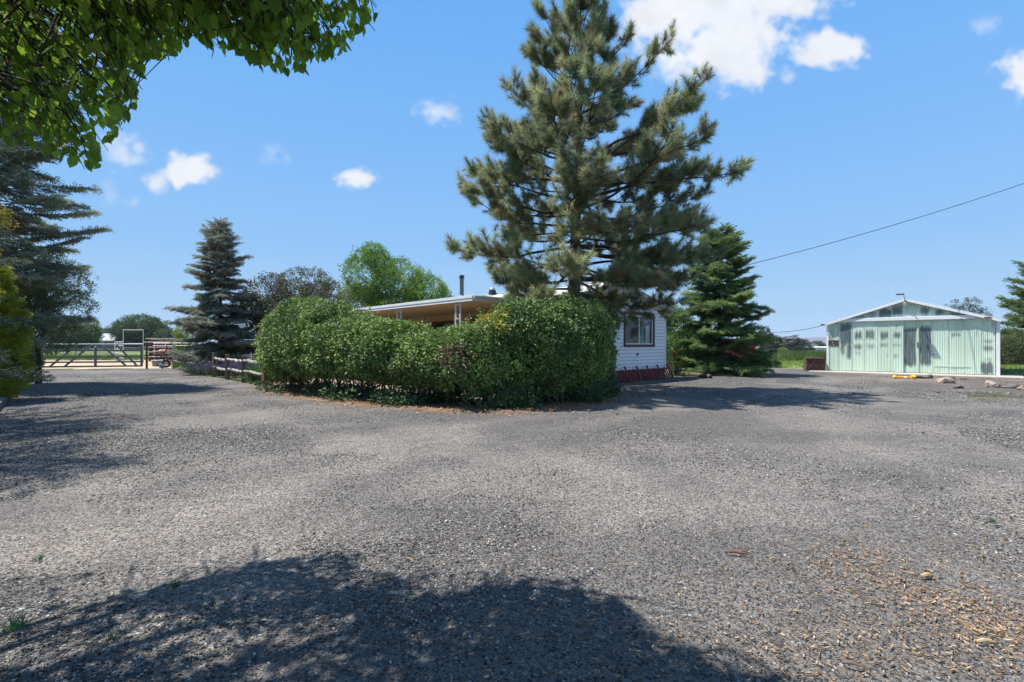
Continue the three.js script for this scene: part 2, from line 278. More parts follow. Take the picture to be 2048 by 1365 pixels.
// tan dirt paddock beyond the gate
patch('dirt_paddock', [[-32, -30.8], [-29.2, -31.2], [-23, -32.6], [-21.5, -33], [-17, -29.5], [-15, -33], [-16, -46], [-24, -49], [-46, -47], [-42, -33]], 0.6, 0.005, -0.12, std(0xffffff, 1, { vertexColors: true, map: earthMap, bumpMap: earthMap, bumpScale: 0.04 }), (x, z) => { const n = 1 + 0.5 * fbm(x * 0.5, 4, z * 0.5, 4); return [0.5 * n, 0.37 * n, 0.24 * n]; }, { edge: 0.8, wob: 1.2, bumps: 0.12, uvm: 4, freq: 0.4, label: 'bare tan dirt of the paddock behind the gate' });
// bed of brown needle litter round the foot of the hedge
const bedPoly = [[-9.4, -18.9], [-8.5, -17.3], [-7.4, -15.6], [-5.8, -13.9], [-4, -12.4], [-1.8, -11.15], [-0.2, -10.95], [1.3, -11.4], [2.7, -12.9], [3.5, -15.2], [3.2, -16.9], [1.6, -15.8], [0.6, -14.3], [-1.2, -13.9], [-4, -15.4], [-6.8, -18.4], [-7.6, -20], [-9, -20]];
patch('hedge_bed', bedPoly, 0.2, 0.035, -0.1, std(0xffffff, 1, { vertexColors: true, map: earthMap, bumpMap: gravelBump, bumpScale: 0.02 }), (x, z) => { const n = 1 + 0.7 * fbm(x * 1.4, 4, z * 1.4, 4); return [0.24 * n, 0.155 * n, 0.095 * n]; }, { edge: 0.3, wob: 0.55, bumps: 0.03, uvm: 2, freq: 1.4, label: 'brown earth and litter bed under the hedge' });
// pale patio yard between hedge and porch
patch('patio_yard', [[-7.2, -19.6], [-6.6, -18.2], [-4, -15.3], [-1.2, -13.8], [0.6, -14.2], [1.5, -15.7], [2.6, -17], [1.9, -18.3], [-9.5, -30.2], [-13, -27], [-13.2, -24.6]], 0.4, 0.02, -0.12, std(0xffffff, 0.95, { vertexColors: true, map: earthMap }), (x, z) => { const n = 1 + 0.35 * fbm(x * 0.8, 4, z * 0.8, 4); return [0.4 * n, 0.32 * n, 0.25 * n]; }, { edge: 0.3, bumps: 0.02, label: 'pale dusty patio yard between hedge and porch' });
// mown field behind the shed and the pasture far behind the gate
const fieldCol = (x, z) => { const n = fbm(x * 0.25, 3, z * 0.25, 4), k = 1 + 0.6 * n; return [0.16 * k, 0.23 * k, 0.045 * k]; };
patch('mown_field', [[9, -33.5], [13, -33], [17.3, -33], [19.4, -31.5], [26.5, -26.5], [30, -25.5], [46, -19], [90, -30], [80, -62], [12, -66]], 1, 0.0, -0.14, std(0xffffff, 1, { vertexColors: true, map: earthMap, bumpMap: earthMap, bumpScale: 0.05 }), fieldCol, { edge: 0.8, wob: 0.8, bumps: 0.06, uvm: 3, label: 'sunny mown green field' });
patch('pasture', [[-28, -50], [-18, -48], [-14, -60], [-24, -110], [-110, -110], [-60, -50]], 1.5, 0.0, -0.14, std(0xffffff, 1, { vertexColors: true, map: earthMap }), fieldCol, { edge: 1, wob: 1.5, bumps: 0.1, uvm: 3, label: 'green pasture beyond the paddock' });
// low mesa on the skyline
{
  const prof = curveOf([[-4000, 8], [-1600, 22], [300, 12], [900, 18], [1350, 22], [1500, 34], [1680, 52], [1780, 54], [1960, 49], [2400, 60], [3600, 42], [6000, 20]]);
  const g = new THREE.PlaneGeometry(10000, 900, 260, 14); g.rotateX(-Math.PI / 2); const p = g.attributes.position, c = [];
  for (let i = 0; i < p.count; i++) { const x = p.getX(i) + 1000, v = -p.getZ(i) / 900 + 0.5; const h = prof(x + 120 * fbm(x * 0.002, v * 3, 2)) * smooth(0, 0.55, v + 0.1 * fbm(x * 0.01, v * 6, 5)) * (1 + 0.12 * fbm(x * 0.012, v * 9, 1)); p.setXYZ(i, x, h - 2, p.getZ(i) - 3300); const n = fbm(x * 0.02, v * 30, 9, 4); c.push(0.13 + 0.07 * n, 0.105 + 0.055 * n, 0.085 + 0.03 * n); }
  g.setAttribute('color', new THREE.Float32BufferAttribute(c, 3)); g.computeVertexNormals(); structure('hills', g, std(0xffffff, 1, { vertexColors: true }), 'low bare mesa on the skyline');
}

// loose stones lying on the drive near the viewer
{
  const geos = [1, 2, 3, 4].map((s) => { const g = rock(s * 7, 1, 0.42, 0.74, 0); return g; }), r = rng(12), items = [];
  const tones = [[0.38, GREY], [0.6, DARK], [0.82, LIGHT], [0.95, TAN], [1.01, RUST]];
  const zones = [[1.3, 3, 80000], [3, 5, 90000], [5, 9, 90000], [9, 16, 60000], [16, 24, 30000]];
  for (const [a, b, n] of zones) for (let i = 0; i < n; i++) {
    const d = Math.sqrt(lerp(a * a, b * b, r())), x = (r() * 2 - 1) * (1.08 * d + 0.7), z = -d;
    if (d > 5 && !inPoly(drivePoly, x, z)) continue;
    const dense = 0.55 + 1.5 * fbm(x * 0.5 + 9, 2, z * 0.5, 4) + 0.5 * fbm(x * 2.2, 5, z * 2.2, 2) - 0.16 * smooth(0, 3, x) - 0.35 * inTrack(x, z);
    if (r() > dense) continue;
    const s = lerp(0.0032, 0.0098, Math.pow(r(), 2.2)) * (1 + 0.1 * d) * (r() < 0.012 ? 1.7 : 1), pick = r(); let t = GREY; for (const [p, q] of tones) if (pick < p) { t = q; break; }
    items.push({ p: V(x, 0.002 + s * 0.12 + 0.03 * fbm(x * 0.8, 1, z * 0.8, 3), z), d: V(0.35 * gauss(r), 1, 0.35 * gauss(r)).normalize(), s, c: tint(r, t.map((q) => q * (t === LIGHT ? 0.88 : t === DARK ? 0.6 : 0.85)), 0.35, 0.03) });
  }
  scatter('gravel_stones', geos, std(0xffffff, 0.9, { flatShading: true }), items, scene, 3).userData.label = 'loose crushed stones on the driveway';
  taken.set('gravel_stones', 4);
}
// splinters of pale wood strewn over the gravel
{
  const geos = [1, 2].map((s) => { const g = new THREE.BoxGeometry(1, 0.16, 0.2, 2, 1, 1), p = g.attributes.position, r = rng(s); for (let i = 0; i < p.count; i++) { const e = Math.abs(p.getX(i)) > 0.4; p.setXYZ(i, p.getX(i), p.getY(i) + (e ? 0.02 * s : 0), p.getZ(i) * (e ? 0.35 + 0.5 * r() : 1)); } g.computeVertexNormals(); return g; });
  const r = rng(77), items = [], put = (g, k = 1) => items.push({ p: V(g.x, 0.012 + 0.03 * fbm(g.x * 0.8, 1, g.z * 0.8, 3), g.z), d: V(0.12 * gauss(r), 1, 0.12 * gauss(r)).normalize(), s: V(1, 1 + r(), 0.7 + 0.8 * r()).multiplyScalar(k * lerp(0.004, 0.036, Math.pow(r(), 3.8))), c: tint(r, r() < 0.25 ? [0.22, 0.135, 0.08] : r() < 0.5 ? [0.4, 0.31, 0.21] : [0.34, 0.235, 0.14], 0.35, 0.05) });
  for (let i = 0; i < 2400; i++) { const f = r(), q = onGround(lerp(1640, 2090, f) + 40 * gauss(r), lerp(1115, 1290, f) + 28 * gauss(r)); put(q); }
  for (let i = 0; i < 4000; i++) { const f = r(), q = onGround(lerp(1420, 2040, f) + 160 * gauss(r), lerp(1070, 1345, r()) + 20 * gauss(r)); put(q, 0.8); }
  for (let i = 0; i < 2400; i++) { const q = onGround(lerp(900, 2048, r()), lerp(985, 1365, r())); put(q, 0.75); }
  for (let i = 0; i < 800; i++) { const q = onGround(lerp(1500, 2040, r()), lerp(1260, 1400, r())); put(q, 0.9); }
  scatter('wood_chips', geos, std(0xffffff, 0.8), items, scene, 4).userData.label = 'tan wood splinters scattered over the gravel';
  taken.set('wood_chips', 3);
}
// brown dry needles and leaf litter along the edge of the bed
{
  const geos = [triGeo([-0.5, 0, 0.03, 0.5, 0, 0.03, 0, 0.03, -0.03]), triGeo([-0.5, 0, 0.16, 0.5, 0.1, 0, -0.2, 0.05, -0.2])], r = rng(78), items = [];
  for (let i = 0; i < 60000 && items.length < 9000; i++) { const x = lerp(-10, 4.5, r()), z = lerp(-20, -10, r()), sd = polyDist(bedPoly, x, z); if (sd < -0.7 || sd > 0.9 || r() < -sd) continue; items.push({ p: V(x, 0.03 + 0.01 * r() + (sd > 0 ? 0.02 : 0), z), d: V(0.25 * gauss(r), 1, 0.25 * gauss(r)).normalize(), s: 0.03 + 0.07 * r(), c: tint(r, r() < 0.5 ? [0.3, 0.15, 0.07] : [0.36, 0.24, 0.14], 0.4, 0.08) }); }
  scatter('dry_litter', geos, std(0xffffff, 1, { side: THREE.DoubleSide }), items, scene, 4).userData.label = 'brown dry needle litter around the hedge bed';
  taken.set('dry_litter', 3);
}

// ---------------------------------------------------------------- the white house
const houseTurn = Math.atan2(0.677, 0.735), houseC = V(1.67, 0, -18.06);          // near gable corner; local x along the gable, local z towards the viewer
const house = thing('white_house', 'single-storey white clapboard house with a long covered porch behind the hedge', 'house', [houseC.x, 0, houseC.z], houseTurn);
const gx = (px) => { const q = (px - 1024) / F; return (18.06 * q - 1.67) / (0.735 - 0.677 * q); };      // gable x under a photo column
{
  const GW = 7.3, EAVE = 3.05, RISE = 0.95, LEN = 16, LOW = 0.4, rise = (x) => RISE * (1 - Math.abs(x - GW / 2) / (GW / 2));
  const white = std(lin(0.8, 0.81, 0.83), 0.55, { map: paintTex }), tan = std(lin(0.56, 0.4, 0.22), 0.8, { map: paintTex }), darkRed = std(lin(0.13, 0.03, 0.028), 0.6, { map: grainTex }), inside = std(lin(0.16, 0.13, 0.11), 1);
  const whiteMetal = std(lin(0.78, 0.79, 0.8), 0.45, { map: paintTex }), shingle = std(lin(0.6, 0.6, 0.6), 0.85, { map: mottleTex, bumpMap: mottleTex, bumpScale: 0.008 });
  const glass = new THREE.MeshPhysicalMaterial({ color: lin(0.86, 0.9, 0.9), roughness: 0.03, transmission: 1, thickness: 0, ior: 1.5 });
  const wins = [{ x0: gx(1249), x1: gx(1306), y0: 1.5, y1: 2.78 }, { x0: 0.65, x1: gx(1209.5), y0: 1.5, y1: 2.84 }];
  // clapboards, one by one, cut round the windows
  const boardGeo = (x0, x1, y0, y1, cutL, cutR) => {                // lower edge stands 14 mm proud of the upper edge
    const P = [[0, 0.004], [0, 0.026], [1, 0.004]], pos = [], a = [x0, x1];
    const v = (x, k) => { const y = lerp(y0, y1, P[k][0]); return [k === 2 && x === x0 && cutL !== undefined ? cutL : k === 2 && x === x1 && cutR !== undefined ? cutR : x, y, P[k][1]]; };
    const q = (A, B, C, D) => pos.push(...A, ...B, ...C, ...A, ...C, ...D);
    q(v(x0, 1), v(x1, 1), v(x1, 2), v(x0, 2)); q(v(x0, 0), v(x1, 0), v(x1, 1), v(x0, 1)); q(v(x1, 0), v(x0, 0), v(x0, 2), v(x1, 2)); pos.push(...v(x0, 0), ...v(x0, 1), ...v(x0, 2), ...v(x1, 0), ...v(x1, 2), ...v(x1, 1));
    const g = new THREE.BufferGeometry(); g.setAttribute('position', new THREE.Float32BufferAttribute(pos, 3)); g.computeVertexNormals();
    const uv = []; for (let i = 0; i < pos.length; i += 3) uv.push(pos[i] * 0.3, pos[i + 1] * 0.3); g.setAttribute('uv', new THREE.Float32BufferAttribute(uv, 2)); return g;
  };
  const wall = part('gable_wall', merge([box(GW - 0.04, 0.03, 0.03, GW / 2, LOW + 0.02, 0)]), white, house), BH = 0.148;
  for (let y = LOW; y < EAVE + RISE - 0.1; y += BH) {
    const y1 = Math.min(y + BH - 0.013, EAVE + RISE - 0.05), trimAt = (yy) => yy > EAVE ? (yy - EAVE) / RISE * GW / 2 : 0;
    let spans = [[trimAt(y), GW - trimAt(y), trimAt(y1), GW - trimAt(y1)]];
    for (const w of wins) if (y1 > w.y0 && y < w.y1) spans = spans.flatMap((s) => s[0] < w.x0 && s[1] > w.x1 ? [[s[0], w.x0, s[2], w.x0], [w.x1, s[1], w.x1, s[3]]] : [s]);
    for (const s of spans) part('clapboard', boardGeo(s[0], s[1], y, y1, s[2], s[3]), white, wall);
  }
  part('corner_trim', box(0.09, EAVE - LOW, 0.05, GW + 0.01, (EAVE + LOW) / 2, 0.005), white, house);
  part('corner_trim', box(0.09, EAVE - LOW, 0.05, -0.01, (EAVE + LOW) / 2, 0.005), white, house);
  // body behind the boards, open at the windows: inner walls, floor, ceiling
  const shell = new THREE.Shape(); shell.moveTo(0.01, 0.05); shell.lineTo(GW - 0.01, 0.05); shell.lineTo(GW - 0.01, EAVE); shell.lineTo(GW / 2, EAVE + RISE - 0.02); shell.lineTo(0.01, EAVE); shell.closePath();
  for (const w of wins) { const h = new THREE.Path(); h.moveTo(w.x0, w.y0); h.lineTo(w.x0, w.y1); h.lineTo(w.x1, w.y1); h.lineTo(w.x1, w.y0); h.closePath(); shell.holes.push(h); }
  part('wall_core', new THREE.ExtrudeGeometry(shell, { depth: 0.1, bevelEnabled: false }).translate(0, 0, -0.102), std(lin(0.16, 0.1, 0.075), 1), house);
  part('side_wall', box(0.1, EAVE - 0.1, LEN - 0.2, GW - 0.06, (EAVE + 0.1) / 2, -LEN / 2 - 0.05), white, house);
  part('back_wall', box(GW - 0.2, EAVE - 0.1, 0.1, GW / 2, (EAVE + 0.1) / 2, -LEN + 0.05), white, house);
  part('floor', box(GW - 0.2, 0.1, LEN - 0.3, GW / 2, 0.6, -LEN / 2 - 0.02), inside, house);
  part('ceiling', box(GW - 0.24, 0.06, LEN - 0.3, GW / 2, EAVE - 0.05, -LEN / 2 - 0.02), inside, house);
  part('partition', box(0.08, 2.3, 3.6, 3.4, 1.85, -1.95), inside, house);
  part('partition', box(GW - 0.4, 2.3, 0.08, GW / 2, 1.85, -3.85), inside, house);
  // windows
  const curtainCloth = [std(lin(0.62, 0.64, 0.66), 0.9), std(lin(0.1, 0.3, 0.33), 0.9)], violet = std(lin(0.3, 0.2, 0.42), 0.9);
  const drape = (x0, x1, y0, y1, z, mat, parent, n) => { const g = new THREE.PlaneGeometry(x1 - x0, y1 - y0, n * 8, 6), p = g.attributes.position; for (let i = 0; i < p.count; i++) { const u = (p.getX(i) + (x1 - x0) / 2) / (x1 - x0), v = p.getY(i) / (y1 - y0) + 0.5; p.setZ(i, 0.035 * Math.sin(u * n * 6.283 + v) * (0.5 + 0.5 * (1 - v))); p.setX(i, p.getX(i) * (0.8 + 0.2 * (1 - v))); } g.computeVertexNormals(); g.translate((x0 + x1) / 2, (y0 + y1) / 2, z); mat.side = THREE.DoubleSide; part('curtain', g, mat, parent); };
  wins.forEach((w, k) => {
    const cx = (w.x0 + w.x1) / 2, cy = (w.y0 + w.y1) / 2, ww = w.x1 - w.x0, hh = w.y1 - w.y0;
    const win = part('window', box(ww + 0.16, 0.1, 0.045, cx, w.y1 + 0.04, 0.028), darkRed, house);
    part('trim', box(ww + 0.16, 0.1, 0.05, cx, w.y0 - 0.04, 0.032), darkRed, win);
    part('trim', box(0.09, hh - 0.02, 0.045, w.x0 - 0.035, cy, 0.028), darkRed, win); part('trim', box(0.09, hh - 0.02, 0.045, w.x1 + 0.035, cy, 0.028), darkRed, win);
    for (const [bw, bh, bx, by] of [[ww, 0.05, cx, w.y1 - 0.035], [ww, 0.05, cx, w.y0 + 0.035], [0.05, hh - 0.12, w.x0 + 0.035, cy], [0.05, hh - 0.12, w.x1 - 0.035, cy], [0.06, hh - 0.12, cx, cy]]) part('sash', box(bw, bh, 0.05, bx, by, -0.02), whiteMetal, win);
    for (const s of [0, 1]) part('pane', new THREE.PlaneGeometry(ww / 2 - 0.06, hh - 0.1).translate(lerp(w.x0, w.x1, 0.25 + 0.5 * s), cy, -0.02 - 0.012 * s), glass, win);
    if (!k) { drape(cx + 0.38, cx + 0.72, w.y0 - 0.1, w.y1 + 0.05, -0.2, curtainCloth[1], win, 3); drape(cx + 0.7, w.x1 + 0.05, w.y0 - 0.1, w.y1 + 0.05, -0.16, curtainCloth[0], win, 4); drape(cx + 0.45, w.x1 - 0.1, w.y1 - 0.42, w.y1, -0.11, violet, win, 3); }
    else drape(w.x0, w.x1, w.y0 - 0.1, w.y1, -0.3, curtainCloth[0], win, 8);
  });
  // outside tap and cable plate on the boards
  part('vent_cap', new THREE.CylinderGeometry(0.05, 0.055, 0.05, 14).rotateX(Math.PI / 2).translate(gx(1274), 1.09, 0.035), std(lin(0.03, 0.03, 0.03), 0.6), house);
  part('meter_box', box(0.2, 0.42, 0.08, gx(1231), 0.78, 0.05, 0.01), white, house);
  // main roof: two slopes with thickness, and rake boards
  const slope = (sx) => { const L = Math.hypot(GW / 2 + 0.32, RISE * (GW / 2 + 0.32) / (GW / 2)), ang = Math.atan2(RISE, GW / 2); const g = box(L, 0.09, LEN + 0.5, 0, 0, 0, 0.01); g.rotateZ(-sx * ang); g.translate(GW / 2 + sx * (GW / 2 + 0.32) / 2, EAVE + RISE / 2 - 0.32 * RISE / GW + 0.1, -LEN / 2 + 0.02); return g; };
  const roof = part('roof', slope(1), shingle, house); part('roof_slope', slope(-1), shingle, roof);
  for (const sx of [-1, 1]) { const a = V(GW / 2 + sx * 0.01, EAVE + RISE + 0.02, 0.29), b = V(GW / 2 + sx * (GW / 2 + 0.3), EAVE - 0.3 * RISE / (GW / 2) + 0.02, 0.29); part('rake_board', bar(a, b, 0.03, 0.16), std(lin(0.5, 0.48, 0.45), 0.7, { map: grainTex }), roof); part('soffit', bar(a.clone().add(V(0, -0.03, -0.16)), b.clone().add(V(0, -0.03, -0.16)), 0.28, 0.02), whiteMetal, roof); }
  part('ridge_cap', box(0.24, 0.04, LEN + 0.5, GW / 2, EAVE + RISE + 0.16, -LEN / 2 + 0.02, 0.015), shingle, roof);
  // porch along the side: flat metal roof, two-step fascia, paired posts, tan soffit and wall
  const PX = -3.72, PZ = -0.25, PL = 14.2, PY = 2.87;
  const porch = part('porch_roof', box(3.72, 0.1, PL, PX / 2 + 0.02, PY + 0.13, PZ - PL / 2, 0.01), whiteMetal, house);
  part('roof_deck', box(3.66, 0.035, PL - 0.1, PX / 2 + 0.04, PY + 0.2, PZ - PL / 2, 0.008), std(lin(0.72, 0.71, 0.68), 0.8, { map: mottleTex }), porch);
  part('fascia', box(0.05, 0.085, PL + 0.08, PX - 0.03, PY + 0.15, PZ - PL / 2, 0.012), whiteMetal, porch); part('fascia', box(0.04, 0.08, PL + 0.06, PX - 0.02, PY + 0.06, PZ - PL / 2, 0.012), whiteMetal, porch);
  part('fascia', box(3.72, 0.085, 0.05, PX / 2 + 0.03, PY + 0.15, PZ + 0.03, 0.012), whiteMetal, porch); part('fascia', box(3.7, 0.08, 0.04, PX / 2 + 0.03, PY + 0.06, PZ + 0.02, 0.012), whiteMetal, porch);
  part('soffit', box(3.6, 0.03, PL - 0.15, PX / 2 + 0.03, PY + 0.045, PZ - PL / 2, 0.004), tan, porch);
  const pr = rng(5); for (let i = 0; i < 70; i++) part('leaf_debris', new THREE.TetrahedronGeometry(0.02 + 0.05 * pr(), 0).scale(1.6, 0.4, 1).translate(PX + 0.1 + 0.9 * pr() * pr(), PY + 0.225, PZ - 0.2 - (PL - 0.5) * pr()), std(lin(0.16, 0.09, 0.05), 1), porch);
  const wallZ = [0, -4.6, -5.6, -9.4, -11, -16];
  // tan boarded wall under the porch with openings for door and windows
  const side = new THREE.Shape(); side.moveTo(0, 0.1); side.lineTo(LEN, 0.1); side.lineTo(LEN, 3.0); side.lineTo(0, 3.0); side.closePath();
  const holes = [[1.2, 2.6, 1.2, 2.5], [4.0, 4.95, 0.65, 2.6], [6.2, 8.0, 1.2, 2.5], [10, 11.6, 1.2, 2.5]];
  for (const [a, b, c, d] of holes) { const h = new THREE.Path(); h.moveTo(a, c); h.lineTo(a, d); h.lineTo(b, d); h.lineTo(b, c); h.closePath(); side.holes.push(h); }
  const sideGeo = new THREE.ExtrudeGeometry(side, { depth: 0.1, bevelEnabled: false }); sideGeo.rotateY(Math.PI / 2); sideGeo.translate(0.012, 0, 0);
  const porchWall = part('porch_wall', sideGeo, tan, house);
  const battenG = box(0.02, 2.85, 0.045, 0, 1.55, 0);
  for (let z = 0.3; z < LEN; z += 0.61) if (!holes.some(([a, b]) => z > a - 0.1 && z < b + 0.1)) part('batten', battenG.clone().translate(0.0, 0, -z), tan, porchWall);
  holes.forEach(([a, b, c, d], k) => {
    const w = part(k === 1 ? 'door' : 'window', box(0.05, 0.1, b - a + 0.2, -0.015, d + 0.05, -(a + b) / 2), darkRed, house), m = (c + d) / 2;
    part('trim', box(0.05, d - c, 0.09, -0.015, m, -a + 0.045), darkRed, w); part('trim', box(0.05, d - c, 0.09, -0.015, m, -b - 0.045), darkRed, w);
    if (k !== 1) { part('trim', box(0.05, 0.09, b - a + 0.2, -0.015, c - 0.05, -(a + b) / 2), darkRed, w); part('pane', new THREE.PlaneGeometry(b - a, d - c).rotateY(-Math.PI / 2).translate(0.05, m, -(a + b) / 2), glass, w); }
    else { part('door_leaf', box(0.045, d - c, b - a - 0.02, 0.05, m, -(a + b) / 2), std(lin(0.3, 0.13, 0.06), 0.6, { map: grainTex }), w); part('handle', new THREE.SphereGeometry(0.03, 12, 8).translate(0.0, 1.55, -a - 0.12), std(lin(0.4, 0.35, 0.2), 0.4, { metalness: 0.8 }), w); }
  });
  part('porch_deck', box(3.5, 0.12, PL - 0.3, PX / 2 + 0.1, 0.32, PZ - PL / 2), std(lin(0.3, 0.26, 0.22), 0.9, { map: grainTex }), house);
  const rail = std(lin(0.74, 0.75, 0.76), 0.5, { map: paintTex });
  const zFor = (px) => { let best = 0, e = 1e9; for (let z = 0; z > -PL; z -= 0.02) { const wx = houseC.x + (PX + 0.1) * 0.735 + z * 0.677, wz = houseC.z - (PX + 0.1) * 0.677 + z * 0.735, p = 1024 + F * wx / -wz; if (Math.abs(p - px) < e) { e = Math.abs(p - px); best = z; } } return best; };
  for (const px of [916, 798, 735]) {
    const z = zFor(px), post = part('porch_post', box(0.045, PY - 0.38, 0.045, PX + 0.1, (PY + 0.38) / 2, z + 0.13), rail, house);
    part('upright', box(0.045, PY - 0.38, 0.045, PX + 0.1, (PY + 0.38) / 2, z - 0.13), rail, post);
    for (const y of [0.45, PY - 0.04]) part('cross_bar', box(0.05, 0.03, 0.22, PX + 0.1, y, z), rail, post);
    for (let y = 0.75; y < PY - 0.2; y += 0.42) part('scroll', new THREE.TorusGeometry(0.085, 0.01, 6, 18).rotateY(Math.PI / 2).translate(PX + 0.1, y, z), rail, post);
  }
  // stove pipe and roof vent
  const steel = std(lin(0.5, 0.5, 0.52), 0.28, { metalness: 0.9 }), soot = std(lin(0.03, 0.032, 0.036), 0.45, { metalness: 0.4 });
  const pz = -10.3, ry = EAVE + RISE + 0.1, pxl = GW / 2 - 0.25, sp = part('stove_pipe', new THREE.CylinderGeometry(0.115, 0.115, 1.05, 20).translate(pxl, ry + 0.6, pz), new THREE.MeshStandardMaterial({ color: lin(0.16, 0.165, 0.175), roughness: 0.3, metalness: 0.85 }), house);
  part('flashing', new THREE.CylinderGeometry(0.13, 0.24, 0.22, 20).translate(pxl, ry + 0.06, pz), steel, sp);
  part('collar', new THREE.CylinderGeometry(0.165, 0.165, 0.035, 20).translate(pxl, ry + 1.13, pz), soot, sp); part('collar', new THREE.CylinderGeometry(0.13, 0.13, 0.1, 20).translate(pxl, ry + 1.19, pz), soot, sp); part('rain_cap', new THREE.CylinderGeometry(0.04, 0.175, 0.06, 20).translate(pxl, ry + 1.28, pz), soot, sp);
  const v2 = -7.6, rv = part('roof_vent', new THREE.CylinderGeometry(0.17, 0.22, 0.22, 18).translate(GW / 2 - 0.3, ry + 0.12, v2), soot, house); part('vent_dome', new THREE.SphereGeometry(0.17, 16, 8, 0, 6.3, 0, 1.57).scale(1, 0.9, 1).translate(GW / 2 - 0.3, ry + 0.23, v2), steel, rv);
}
// red picket skirting leaning on the foot of the gable wall
{
  const red = [0.9, 1, 1.15].map((k) => std(lin(0.2 * k, 0.022 * k, 0.03 * k), 0.75, { map: grainTex })), sk = thing('picket_skirting', 'dark red picket skirting leaning against the foot of the white clapboard wall', 'fence', [houseC.x, 0, houseC.z], houseTurn), r = rng(8);
  for (const [y, z] of [[0.14, 0.3], [0.4, 0.125]]) part('rail', box(5.9, 0.05, 0.03, 4.5, y, z), red[0], sk);
  let k = 0; for (let x = 1.6; x < 7.42; x += 0.165, k++) {
    const tall = k % 5 === 4, h = (tall ? 0.66 : 0.5) + 0.02 * r(), lean = 0.42, g = box(tall ? 0.13 : 0.1, h, 0.022, 0, h / 2, 0, 0.006); g.rotateZ(0.06 * (r() - 0.5) + 0.02); g.rotateX(-lean); g.translate(x + 0.02 * (r() - 0.5), 0.005, 0.4 + (tall ? 0.02 : 0)); part('picket', g, red[k % 3], sk);
  }
}

